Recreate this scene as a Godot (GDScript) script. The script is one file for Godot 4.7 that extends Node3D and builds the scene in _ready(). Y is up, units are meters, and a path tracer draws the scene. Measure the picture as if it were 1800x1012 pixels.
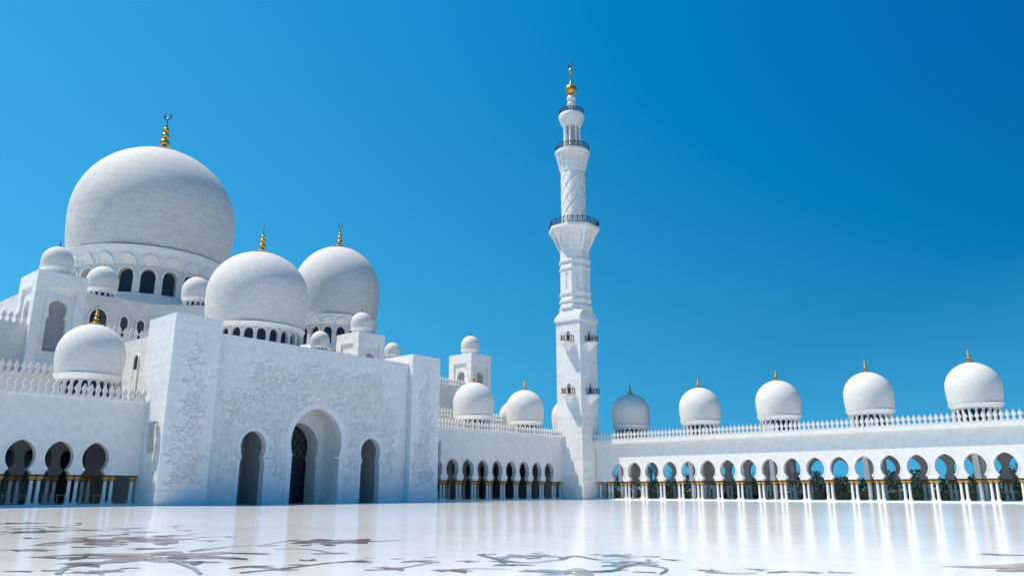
extends Node3D
# Courtyard of a white marble mosque. X runs along the prayer-hall side of the courtyard,
# Z runs out from it along the right-hand arcade, the two walls meet at the origin. Metres.

class MB:
	var v := PackedVector3Array()
	var n := PackedVector3Array()
	var uv := PackedVector2Array()
	func tri(a: Vector3, b: Vector3, c: Vector3, na: Vector3, nb: Vector3, nc: Vector3, ua := Vector2.ZERO, ub := Vector2.ZERO, uc := Vector2.ZERO) -> void:
		if (b - a).cross(c - a).dot(na + nb + nc) > 0.0:
			v.append(a); v.append(c); v.append(b)
			n.append(na); n.append(nc); n.append(nb)
			uv.append(ua); uv.append(uc); uv.append(ub)
		else:
			v.append(a); v.append(b); v.append(c)
			n.append(na); n.append(nb); n.append(nc)
			uv.append(ua); uv.append(ub); uv.append(uc)
	func flat(a: Vector3, b: Vector3, c: Vector3, out: Vector3) -> void:
		var m := (b - a).cross(c - a)
		if m.length_squared() < 1e-14:
			return
		m = m.normalized()
		if m.dot(out) < 0.0:
			m = -m
		tri(a, b, c, m, m, m)
	func quad(a: Vector3, b: Vector3, c: Vector3, d: Vector3, out: Vector3) -> void:
		flat(a, b, c, out)
		flat(a, c, d, out)
	func box(p: Vector3, q: Vector3, t := Transform3D.IDENTITY) -> void:
		var c: Array = []
		for i in 8:
			c.append(t * Vector3(q.x if i & 1 else p.x, q.y if i & 2 else p.y, q.z if i & 4 else p.z))
		var b := t.basis
		quad(c[0], c[1], c[3], c[2], -b.z)
		quad(c[4], c[5], c[7], c[6], b.z)
		quad(c[0], c[2], c[6], c[4], -b.x)
		quad(c[1], c[3], c[7], c[5], b.x)
		quad(c[0], c[1], c[5], c[4], -b.y)
		quad(c[2], c[3], c[7], c[6], b.y)
	# polygon in x,y pulled from z0 (back) to z1 (front); f maps local points to the world;
	# skip: x positions whose vertical edges stay open (seams inside a wall)
	func prism(poly: PackedVector2Array, z0: float, z1: float, f: Callable, skip := [], back := true) -> void:
		var p := poly
		if Geometry2D.is_polygon_clockwise(p):
			p = p.duplicate()
			p.reverse()
		var ids := Geometry2D.triangulate_polygon(p)
		var mid := Vector2.ZERO
		for k in range(0, ids.size(), 3):
			var a := p[ids[k]]
			var b := p[ids[k + 1]]
			var c := p[ids[k + 2]]
			mid = (a + b + c) / 3.0
			var o: Vector3 = f.call(Vector3(mid.x, mid.y, z1 + 0.01)) - f.call(Vector3(mid.x, mid.y, z1))
			flat(f.call(Vector3(a.x, a.y, z1)), f.call(Vector3(b.x, b.y, z1)), f.call(Vector3(c.x, c.y, z1)), o)
			if back:
				flat(f.call(Vector3(a.x, a.y, z0)), f.call(Vector3(b.x, b.y, z0)), f.call(Vector3(c.x, c.y, z0)), -o)
		for k in p.size():
			var a := p[k]
			var b := p[(k + 1) % p.size()]
			if absf(a.x - b.x) < 1e-4:
				var drop := false
				for s in skip:
					if absf(a.x - s) < 1e-3:
						drop = true
				if drop:
					continue
			var e := Vector2(b.y - a.y, a.x - b.x).normalized() * 0.01
			var m := (a + b) / 2.0
			var out: Vector3 = f.call(Vector3(m.x + e.x, m.y + e.y, z0)) - f.call(Vector3(m.x, m.y, z0))
			quad(f.call(Vector3(a.x, a.y, z0)), f.call(Vector3(b.x, b.y, z0)), f.call(Vector3(b.x, b.y, z1)), f.call(Vector3(a.x, a.y, z1)), out)
	# surface of revolution; prof: Vector2(radius, height) from bottom to top
	func lathe(prof: Array, segs: int, at := Vector3.ZERO, facet := false, phase := 0.0, uscale := 1.0) -> void:
		var nn: Array = []
		for i in prof.size() - 1:
			var d: Vector2 = prof[i + 1] - prof[i]
			nn.append(Vector2(d.y, -d.x).normalized())
		var total := 0.0
		for i in prof.size() - 1:
			total += (prof[i + 1] - prof[i]).length()
		var along := 0.0
		for i in prof.size() - 1:
			var a: Vector2 = prof[i]
			var b: Vector2 = prof[i + 1]
			var na: Vector2 = nn[i]
			var nb: Vector2 = nn[i]
			if i > 0 and nn[i - 1].dot(nn[i]) > 0.8:
				na = (nn[i - 1] + nn[i]).normalized()
			if i < nn.size() - 1 and nn[i + 1].dot(nn[i]) > 0.8:
				nb = (nn[i + 1] + nn[i]).normalized()
			var va := along / total
			along += (b - a).length()
			var vb := along / total
			for s in segs:
				var t0 := TAU * s / segs + phase
				var t1 := TAU * (s + 1) / segs + phase
				var d0 := Vector3(cos(t0), 0, sin(t0))
				var d1 := Vector3(cos(t1), 0, sin(t1))
				var m0 := d0
				var m1 := d1
				if facet:
					m0 = (d0 + d1).normalized()
					m1 = m0
				var p0 := at + d0 * a.x + Vector3.UP * a.y
				var p1 := at + d1 * a.x + Vector3.UP * a.y
				var p2 := at + d1 * b.x + Vector3.UP * b.y
				var p3 := at + d0 * b.x + Vector3.UP * b.y
				var u0 := uscale * s / segs
				var u1 := uscale * (s + 1) / segs
				if a.x > 1e-5:
					tri(p0, p1, p2, m0 * na.x + Vector3.UP * na.y, m1 * na.x + Vector3.UP * na.y, m1 * nb.x + Vector3.UP * nb.y, Vector2(u0, va), Vector2(u1, va), Vector2(u1, vb))
				if b.x > 1e-5:
					tri(p0, p2, p3, m0 * na.x + Vector3.UP * na.y, m1 * nb.x + Vector3.UP * nb.y, m0 * nb.x + Vector3.UP * nb.y, Vector2(u0, va), Vector2(u1, vb), Vector2(u0, vb))
	func tube(pts: Array, rads: Array, sides := 6) -> void:
		for i in pts.size() - 1:
			var a: Vector3 = pts[i]
			var b: Vector3 = pts[i + 1]
			var d := (b - a).normalized()
			var x := d.cross(Vector3.UP if absf(d.y) < 0.9 else Vector3.RIGHT).normalized()
			var y := d.cross(x)
			for s in sides:
				var t0 := TAU * s / sides
				var t1 := TAU * (s + 1) / sides
				var e0 := x * cos(t0) + y * sin(t0)
				var e1 := x * cos(t1) + y * sin(t1)
				tri(a + e0 * rads[i], a + e1 * rads[i], b + e1 * rads[i + 1], e0, e1, e1)
				tri(a + e0 * rads[i], b + e1 * rads[i + 1], b + e0 * rads[i + 1], e0, e1, e0)
	func mesh() -> ArrayMesh:
		var arr := []
		arr.resize(Mesh.ARRAY_MAX)
		arr[Mesh.ARRAY_VERTEX] = v
		arr[Mesh.ARRAY_NORMAL] = n
		arr[Mesh.ARRAY_TEX_UV] = uv
		var m := ArrayMesh.new()
		m.add_surface_from_arrays(Mesh.PRIMITIVE_TRIANGLES, arr)
		return m

var rng := RandomNumberGenerator.new()
var M := {}
var taken := {}

# ---------------------------------------------------------------- naming and nodes
func numbered(called: String) -> String:
	if not taken.has(called):
		taken[called] = 0
		return called
	taken[called] += 1
	return "%s_%03d" % [called, taken[called]]

func tag(o: Node, label: String, category: String, group := "", kind := "") -> void:
	o.set_meta("label", label)
	o.set_meta("category", category)
	if group != "":
		o.set_meta("group", group)
	if kind != "":
		o.set_meta("kind", kind)

func thing(called: String, at: Vector3, label: String, category: String, group := "") -> Node3D:
	var o := Node3D.new()
	o.name = numbered(called)
	add_child(o)
	o.position = at
	tag(o, label, category, group)
	return o

func inst(called: String, mesh: Mesh, mat: Material, parent: Node, at := Transform3D.IDENTITY) -> MeshInstance3D:
	var o := MeshInstance3D.new()
	o.name = numbered(called) if parent == self else called
	o.mesh = mesh
	o.material_override = mat
	o.transform = at
	parent.add_child(o, true)
	return o

func put(called: String, mb: MB, mat: Material, parent: Node) -> MeshInstance3D:
	return inst(called, mb.mesh(), mat, parent)

func copy_of(o: Node3D, at: Vector3, label: String, turn := 0.0) -> Node3D:
	var base: String = o.get_meta("base_name") if o.has_meta("base_name") else String(o.name)
	var c: Node3D = o.duplicate()
	c.name = numbered(base)
	add_child(c)
	c.position = at
	c.rotation.y = turn
	c.set_meta("label", label)
	return c

func T(b: Basis, o: Vector3) -> Callable:
	var t := Transform3D(b, o)
	return func(p: Vector3) -> Vector3: return t * p

# walls face +Z by default; LEFT faces -X, RIGHT faces +X
const FRONT := Basis(Vector3(1, 0, 0), Vector3(0, 1, 0), Vector3(0, 0, 1))
const LEFT := Basis(Vector3(0, 0, 1), Vector3(0, 1, 0), Vector3(-1, 0, 0))
const RIGHT := Basis(Vector3(0, 0, -1), Vector3(0, 1, 0), Vector3(1, 0, 0))

# ---------------------------------------------------------------- materials
func lin(r: float, g: float, b: float) -> Color:
	return Color(r, g, b).linear_to_srgb()

func plain(c: Color, rough := 0.6, metal := 0.0, spec := 0.5) -> StandardMaterial3D:
	var m := StandardMaterial3D.new()
	m.albedo_color = c
	m.roughness = rough
	m.metallic = metal
	m.metallic_specular = spec
	return m

func tex(img: Image) -> ImageTexture:
	img.generate_mipmaps()
	return ImageTexture.create_from_image(img)

func tri_map(m: StandardMaterial3D, img: Image, metres: float) -> StandardMaterial3D:
	m.albedo_texture = tex(img)
	m.uv1_triplanar = true
	m.uv1_world_triplanar = true
	m.uv1_scale = Vector3.ONE / metres
	m.uv1_triplanar_sharpness = 8.0
	return m

func noise_field(size: int, freq: float, sd: int, oct := 4) -> Image:
	var f := FastNoiseLite.new()
	f.seed = sd
	f.noise_type = FastNoiseLite.TYPE_SIMPLEX_SMOOTH
	f.frequency = freq
	f.fractal_octaves = oct
	return f.get_seamless_image(size, size)

# grey-white stone: two noise layers about a mean of 1
func stone_image(size: int, amp: float, sd: int) -> Image:
	var a := noise_field(size, 0.012, sd, 5)
	var b := noise_field(size, 0.06, sd + 7, 3)
	var im := Image.create(size, size, false, Image.FORMAT_RGB8)
	for y in size:
		for x in size:
			var t := (a.get_pixel(x, y).r - 0.5) * amp + (b.get_pixel(x, y).r - 0.5) * amp * 0.5
			var g := 0.975 + t
			im.set_pixel(x, y, Color(g + t * 0.12, g, g - t * 0.12))
	return im

# coursed stone: rows of blocks with a tone each and thin joints
func coursed_image(size: int, rows: int, per_row: int, amp: float, joint: float, jpx: int, sd: int) -> Image:
	var r := RandomNumberGenerator.new()
	r.seed = sd
	var grain := noise_field(size, 0.02, sd + 3, 4)
	var im := Image.create(size, size, false, Image.FORMAT_RGB8)
	var rh := size / rows
	var bw := size / per_row
	for row in rows:
		var shift := r.randi_range(0, bw - 1)
		var tones: Array = []
		for k in per_row + 1:
			tones.append(0.965 + r.randf_range(-amp, amp))
		for yy in rh:
			var y := row * rh + yy
			for x in size:
				var xs := (x + shift) % size
				var g: float = tones[xs / bw]
				g += (grain.get_pixel(x, y).r - 0.5) * amp * 1.2
				if yy < jpx or xs % bw < jpx:
					g *= joint
				im.set_pixel(x, y, Color(g, g, g))
	return im

func make_materials() -> void:
	var s1 := stone_image(512, 0.07, 11)
	var white := lin(0.84, 0.825, 0.80)
	M.marble = tri_map(plain(white, 0.45), s1, 9.0)
	M.arcade = tri_map(plain(lin(0.77, 0.76, 0.74), 0.5), s1, 9.0)
	M.carved = tri_map(plain(lin(0.82, 0.81, 0.80), 0.5), s1, 5.0)
	M.ashlar = tri_map(plain(white, 0.45), coursed_image(1024, 16, 8, 0.030, 0.90, 2, 5), 12.0)
	M.parapet = tri_map(plain(lin(0.70, 0.685, 0.66), 0.55), s1, 5.0)
	M.hall = tri_map(plain(lin(0.70, 0.68, 0.65), 0.55), coursed_image(1024, 16, 8, 0.035, 0.92, 2, 8), 14.0)
	M.block = []
	for k in 4:
		var g: float = [0.785, 0.805, 0.82, 0.80][k]
		M.block.append(tri_map(plain(lin(g, g * 0.995, g * 0.985), 0.4), s1, 6.0 + k))
	var dm := plain(lin(0.69, 0.675, 0.65), 0.75, 0.0, 0.3)
	dm.albedo_texture = tex(coursed_image(1024, 128, 12, 0.032, 0.96, 1, 21))
	M.dome = dm
	var dm2 := plain(lin(0.70, 0.685, 0.66), 0.75, 0.0, 0.3)
	dm2.albedo_texture = tex(coursed_image(1024, 64, 12, 0.026, 0.96, 1, 22))
	M.dome_small = dm2
	M.inside = tri_map(plain(lin(0.50, 0.49, 0.48), 0.6), s1, 8.0)  # white marble indoors, its shade mixed into a greyer colour
	M.shade_dark = tri_map(plain(lin(0.20, 0.21, 0.22), 0.5), s1, 8.0)  # gallery marble coloured far darker to imitate deep shade
	M.niche = tri_map(plain(lin(0.33, 0.33, 0.335), 0.7), s1, 8.0)  # shade of the recesses put into a darker grey stone
	M.gold = plain(lin(0.62, 0.36, 0.09), 0.32, 0.85)
	M.gold_cap = plain(lin(0.55, 0.32, 0.09), 0.45, 0.55)
	M.abacus = plain(lin(0.10, 0.055, 0.03), 0.5)
	M.glass = plain(lin(0.012, 0.016, 0.028), 0.12)
	M.grille = plain(lin(0.035, 0.045, 0.065), 0.5)
	M.grille_light = plain(lin(0.13, 0.135, 0.15), 0.5)
	M.bronze = plain(lin(0.13, 0.065, 0.035), 0.5)
	M.rail_dark = plain(lin(0.045, 0.03, 0.028), 0.5)
	M.metal = plain(lin(0.35, 0.33, 0.33), 0.35, 0.6)
	M.speaker = plain(lin(0.34, 0.35, 0.35), 0.6)
	M.crescent = plain(lin(0.10, 0.085, 0.06), 0.35, 0.7)
	# polished courtyard marble
	var fl := stone_image(512, 0.05, 31)
	var wave := noise_field(512, 0.02, 35, 3)
	wave.bump_map_to_normal_map(4.0)
	var wave_tex := tex(wave)
	M.slab = []
	for k in 3:
		var g: float = [0.825, 0.835, 0.845][k]
		var p := tri_map(plain(lin(g, g, g * 0.99), 0.11, 0.0, 0.33), fl, 11.0 + 2 * k)
		p.normal_enabled = true
		p.normal_texture = wave_tex
		p.normal_scale = 0.012
		M.slab.append(p)
	M.plaza = tri_map(plain(lin(0.835, 0.835, 0.826), 0.12, 0.0, 0.33), fl, 17.0)
	M.plaza.normal_enabled = true
	M.plaza.normal_texture = wave_tex
	M.plaza.normal_scale = 0.012
	var ins := stone_image(256, 0.5, 41)
	for d in [["mauve", 0.30, 0.22, 0.215], ["rose", 0.42, 0.31, 0.29], ["sage", 0.25, 0.32, 0.315], ["teal", 0.06, 0.105, 0.12], ["iris", 0.26, 0.33, 0.42], ["cream", 0.62, 0.50, 0.42], ["wine", 0.13, 0.075, 0.075]]:
		M["inlay_" + d[0]] = tri_map(plain(lin(d[1], d[2], d[3]), 0.14, 0.0, 0.36), ins, 2.5)
	M.sand = tri_map(plain(lin(0.30, 0.27, 0.20), 0.9), stone_image(256, 0.4, 51), 30.0)
	M.lawn = tri_map(plain(lin(0.045, 0.085, 0.025), 0.95), stone_image(256, 0.6, 52), 6.0)
	M.leaf = []
	for c in [[0.026, 0.045, 0.018], [0.034, 0.058, 0.022], [0.022, 0.040, 0.022]]:
		M.leaf.append(plain(lin(c[0], c[1], c[2]), 0.6))
	M.bark = plain(lin(0.10, 0.075, 0.05), 0.9)
	M.car = plain(lin(0.75, 0.75, 0.75), 0.25)
	M.tyre = plain(lin(0.02, 0.02, 0.02), 0.8)

# ---------------------------------------------------------------- arches and walls
# half outline of a keyhole arch, from the foot up: Vector2(half width, height)
func arch(hw: float, y0: float, neck_y: float, neck: float, bulge_y: float, bulge: float, apex: float, segs := 10, step := true) -> Array:
	var p: Array = [Vector2(hw, y0)]
	if neck_y > y0:
		if step:
			var d := neck_y - y0
			p.append(Vector2(hw, y0 + minf(d * 0.25, d - 0.5) if d > 2.0 else y0 + d * 0.3))
			if d > 2.0:
				p[1] = Vector2(hw, neck_y - 0.45)
			p.append(Vector2(hw - (hw - neck) * 0.25, neck_y - (neck_y - p[1].y) * 0.75))
			p.append(Vector2(hw - (hw - neck) * 0.7, neck_y - (neck_y - p[1].y) * 0.35))
		p.append(Vector2(neck, neck_y))
		var k := (bulge_y - neck_y) / sqrt(1.0 - pow(neck / bulge, 2.0))
		for i in range(1, segs / 2 + 1):
			var d := (bulge_y - neck_y) * (1.0 - float(i) / (segs / 2))
			p.append(Vector2(bulge * sqrt(maxf(0.0, 1.0 - pow(d / k, 2.0))), bulge_y - d))
	var h := apex - bulge_y
	if h > bulge * 1.02:
		var c := (h * h - bulge * bulge) / (2.0 * bulge)
		var top := atan2(h, c)
		for i in range(1, segs + 1):
			var t := top * i / segs
			p.append(Vector2(maxf(0.0, (bulge + c) * cos(t) - c), bulge_y + (bulge + c) * sin(t)))
	else:
		for i in range(1, segs + 1):
			var t := PI / 2 * i / segs
			p.append(Vector2(bulge * cos(t), bulge_y + h * sin(t)))
	p[-1] = Vector2(0, apex)
	return p

# plain round-headed opening
func round_arch(hw: float, y0: float, top: float, segs := 6) -> Array:
	var p: Array = [Vector2(hw, y0)]
	for i in segs + 1:
		var t := PI / 2 * i / segs
		p.append(Vector2(hw * cos(t), top - hw * 1.15 + hw * 1.15 * sin(t)))
	p[-1] = Vector2(0, top)
	return p

func arch_poly(prof: Array, cx := 0.0, grow := 0.0) -> PackedVector2Array:
	var r := PackedVector2Array()
	for p in prof:
		r.append(Vector2(cx + p.x + grow, p.y))
	for i in range(prof.size() - 2, -1, -1):
		r.append(Vector2(cx - prof[i].x - grow, prof[i].y))
	return r

# wall bay x0..x1, y0..y1 with the opening prof centred on cx
func bay(mb: MB, x0: float, x1: float, y0: float, y1: float, prof: Array, cx: float, z0: float, z1: float, f: Callable, ends := false, back := true) -> void:
	var skip := [cx]
	if not ends:
		skip = [cx, x0, x1]
	for s in [-1.0, 1.0]:
		var e: float = x0 if s < 0 else x1
		var p := PackedVector2Array()
		p.append(Vector2(e, y0))
		if prof[0].y > y0 + 0.001:
			p.append(Vector2(cx, y0))
			p.append(Vector2(cx, prof[0].y))
		for q in prof:
			p.append(Vector2(cx + s * q.x, q.y))
		p.append(Vector2(cx, y1))
		p.append(Vector2(e, y1))
		mb.prism(p, z0, z1, f, skip, back)

# raised band round the head of an arch
func arch_band(prof: Array, width: float, z0: float, z1: float, from := 0) -> MB:
	var mb := MB.new()
	var full: Array = []
	for i in range(from, prof.size()):
		full.append(prof[i])
	var left: Array = []
	for i in range(full.size() - 2, -1, -1):
		left.append(Vector2(-full[i].x, full[i].y))
	full.append_array(left)
	var outer: Array = []
	for i in full.size():
		var a: Vector2 = full[maxi(0, i - 1)]
		var b: Vector2 = full[mini(full.size() - 1, i + 1)]
		var d := (b - a).normalized()
		outer.append(full[i] + Vector2(d.y, -d.x) * width)
	for i in full.size() - 1:
		var a: Vector2 = full[i]
		var b: Vector2 = full[i + 1]
		var c: Vector2 = outer[i + 1]
		var d: Vector2 = outer[i]
		var o := Vector3((d - a).x, (d - a).y, 0)
		mb.quad(Vector3(a.x, a.y, z1), Vector3(b.x, b.y, z1), Vector3(c.x, c.y, z1), Vector3(d.x, d.y, z1), Vector3(0, 0, 1))
		mb.quad(Vector3(d.x, d.y, z0), Vector3(c.x, c.y, z0), Vector3(c.x, c.y, z1), Vector3(d.x, d.y, z1), o)
		mb.quad(Vector3(a.x, a.y, z0), Vector3(b.x, b.y, z0), Vector3(b.x, b.y, z1), Vector3(a.x, a.y, z1), -o)
	return mb

# diagonal lattice clipped to an opening
func lattice(prof: Array, pitch: float, w: float) -> MB:
	var mb := MB.new()
	var poly := arch_poly(prof)
	var top: float = prof[-1].y
	var bot: float = prof[0].y
	var hw := 0.0
	for p in prof:
		hw = maxf(hw, p.x)
	var f := T(FRONT, Vector3.ZERO)
	for s in [-1.0, 1.0]:
		var c := bot - hw * 2.0
		while c < top + hw * 2.0:
			var bar := PackedVector2Array([Vector2(-hw * 1.2, c - s * hw * 1.6), Vector2(hw * 1.2, c + s * hw * 1.6), Vector2(hw * 1.2, c + s * hw * 1.6 + w), Vector2(-hw * 1.2, c - s * hw * 1.6 + w)])
			for r in Geometry2D.intersect_polygons(bar, poly):
				mb.prism(r, 0.0, 0.04 + (0.012 if s > 0 else 0.0), f, [], false)
			c += pitch
	return mb

# stone facing: rows of separate blocks within outline, cut round the openings
func clad(parent: Node, outline: PackedVector2Array, cuts: Array, row_h: float, block_w: float, depth: float, b: Basis, o: Vector3, sd: int) -> void:
	var r := RandomNumberGenerator.new()
	r.seed = sd
	var lo := outline[0]
	var hi := outline[0]
	for p in outline:
		lo = lo.min(p)
		hi = hi.max(p)
	var shared := {}
	var y := lo.y
	var row := 0
	var f := T(FRONT, Vector3.ZERO)
	while y < hi.y - 0.05:
		var x := lo.x - block_w * (0.5 if row % 2 else 0.0) - r.randf() * 0.2
		while x < hi.x - 0.02:
			var w := block_w * r.randf_range(0.8, 1.2)
			var rect := PackedVector2Array([Vector2(x + 0.008, y + 0.008), Vector2(x + w - 0.008, y + 0.008), Vector2(x + w - 0.008, y + row_h - 0.008), Vector2(x + 0.008, y + row_h - 0.008)])
			var parts: Array = Geometry2D.intersect_polygons(rect, outline)
			for c in cuts:
				var nxt: Array = []
				for q in parts:
					for z in Geometry2D.clip_polygons(q, c):
						if not Geometry2D.is_polygon_clockwise(z):
							nxt.append(z)
				parts = nxt
			for q in parts:
				if q.size() < 3:
					continue
				var mb := MB.new()
				mb.prism(q, -depth, r.randf_range(0.0, 0.006), f, [], false)
				if mb.v.size() > 0:
					inst("stone_block", mb.mesh(), M.block[r.randi() % 4], parent, Transform3D(b, o))
			x += w
		y += row_h
		row += 1

# ---------------------------------------------------------------- small repeated pieces
var merlon_mesh: ArrayMesh
var col_shaft: ArrayMesh
var col_cap: ArrayMesh
var col_abacus: ArrayMesh
var col_base: ArrayMesh

func make_shared() -> void:
	var half := [Vector2(0.37, 0), Vector2(0.37, 0.14), Vector2(0.27, 0.24), Vector2(0.17, 0.38), Vector2(0.12, 0.56), Vector2(0.16, 0.68), Vector2(0.29, 0.88), Vector2(0.335, 1.02), Vector2(0.27, 1.18), Vector2(0.14, 1.38), Vector2(0.07, 1.54), Vector2(0, 1.72)]
	var mb := MB.new()
	mb.prism(arch_poly(half), -0.11, 0.11, T(FRONT, Vector3.ZERO))
	var inner := []
	for p in half:
		inner.append(Vector2(p.x * 0.55, 0.10 + p.y * 0.86))
	mb.prism(arch_poly(inner), 0.10, 0.15, T(FRONT, Vector3.ZERO), [], false)
	merlon_mesh = mb.mesh()
	mb = MB.new()
	mb.lathe([Vector2(0.21, 0.0), Vector2(0.20, 1.2), Vector2(0.18, 2.22)], 14)
	col_shaft = mb.mesh()
	mb = MB.new()
	mb.lathe([Vector2(0.20, 0), Vector2(0.24, 0.03), Vector2(0.20, 0.07), Vector2(0.26, 0.16), Vector2(0.37, 0.38), Vector2(0.36, 0.5), Vector2(0.30, 0.58), Vector2(0.27, 0.60), Vector2(0, 0.60)], 14)
	for k in 8:
		var a := TAU * k / 8
		var d := Vector3(cos(a), 0, sin(a))
		mb.tube([d * 0.23 + Vector3.UP * 0.1, d * 0.33 + Vector3.UP * 0.3, d * 0.40 + Vector3.UP * 0.46, d * 0.42 + Vector3.UP * 0.40], [0.03, 0.05, 0.045, 0.02], 5)
	col_cap = mb.mesh()
	mb = MB.new()
	mb.box(Vector3(-0.36, 0, -0.36), Vector3(0.36, 0.1, 0.36))
	col_abacus = mb.mesh()
	mb = MB.new()
	mb.box(Vector3(-0.33, 0, -0.33), Vector3(0.33, 0.26, 0.33))
	mb.lathe([Vector2(0.30, 0.26), Vector2(0.31, 0.32), Vector2(0.25, 0.36), Vector2(0.26, 0.42), Vector2(0.205, 0.47)], 14)
	col_base = mb.mesh()

func column(parent: Node, at: Vector3) -> void:
	# foot 0.2 (gallery floor), top 3.45
	var c := inst("column", col_shaft, M.marble, parent, Transform3D(Basis.IDENTITY, at + Vector3(0, 0.55, 0)))
	inst("column_base", col_base, M.marble, c, Transform3D(Basis.IDENTITY, Vector3(0, -0.47, 0)))
	inst("capital", col_cap, M.gold_cap, c, Transform3D(Basis.IDENTITY, Vector3(0, 2.22, 0)))
	inst("abacus", col_abacus, M.abacus, c, Transform3D(Basis.IDENTITY, Vector3(0, 2.822, 0)))

func merlons(parent: Node, from: Vector3, to: Vector3, b: Basis, pitch := 0.782, scale := 1.0) -> void:
	var n := int(roundf(from.distance_to(to) / pitch))
	for i in n:
		var bb := b.scaled(Vector3.ONE * scale)
		inst("merlon", merlon_mesh, M.parapet, parent, Transform3D(bb, from.lerp(to, (i + 0.5) / n)))

# a finial of the given height: flared foot, three balls and a spike, a crescent on the big ones
func finial(parent: Node, at: Vector3, h: float, crescent: bool, mat: Material = null) -> void:
	var p: Array = [Vector2(0.27, -0.03), Vector2(0.27, 0.02), Vector2(0.23, 0.045), Vector2(0.14, 0.09), Vector2(0.065, 0.15)]
	for b in [[0.105, 0.255], [0.084, 0.43], [0.066, 0.575]]:
		for i in range(-4, 5):
			var t := PI / 2 * i / 4.6
			p.append(Vector2(b[0] * cos(t), b[1] + b[0] * 0.86 * sin(t)))
	p.append_array([Vector2(0.03, 0.645), Vector2(0.022, 0.69), Vector2(0.012, 0.74), Vector2(0.01, 0.84 if crescent else 0.98), Vector2(0, 0.85 if crescent else 1.0)])
	var q: Array = []
	for v in p:
		q.append(v * h)
	var mb := MB.new()
	mb.lathe(q, 20, Vector3.ZERO)
	var o := inst("finial", mb.mesh(), M.gold if mat == null else mat, parent, Transform3D(Basis.IDENTITY, at))
	if crescent:
		mb = MB.new()
		var ring: Array = []
		var rad: Array = []
		for i in 25:
			var t := PI / 2 + 0.12 + (TAU - 0.24) * i / 24.0
			ring.append(Vector3(cos(t) * 0.075 * h, (0.92 + sin(t) * 0.075) * h, 0))
			rad.append(h * (0.006 + 0.016 * pow(sin(PI * i / 24.0), 1.5)))
		mb.tube(ring, rad, 8)
		inst("crescent", mb.mesh(), M.crescent, o, Transform3D(Basis(Vector3.UP, deg_to_rad(-49.5)), Vector3.ZERO))

func dome_profile(r: float, drop: float, rise: float) -> Array:
	# from the lip up to the cap; drop and rise in units of r about the widest ring
	var p: Array = []
	for i in 7:
		var t := float(i) / 6.0
		p.append(Vector2(r * (1.0 - 0.09 * drop * pow(1.0 - t, 2.0)), r * drop * t))
	for i in range(1, 25):
		var t := PI / 2 * i / 24.0 * 0.985
		var x := pow(cos(t), 0.97)
		p.append(Vector2(r * x, r * (drop + rise * (sin(t) + 0.02 * pow(t / 1.5, 6.0)))))
	p.append(Vector2(0, p[-1].y + 0.012 * r))
	return p

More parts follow.
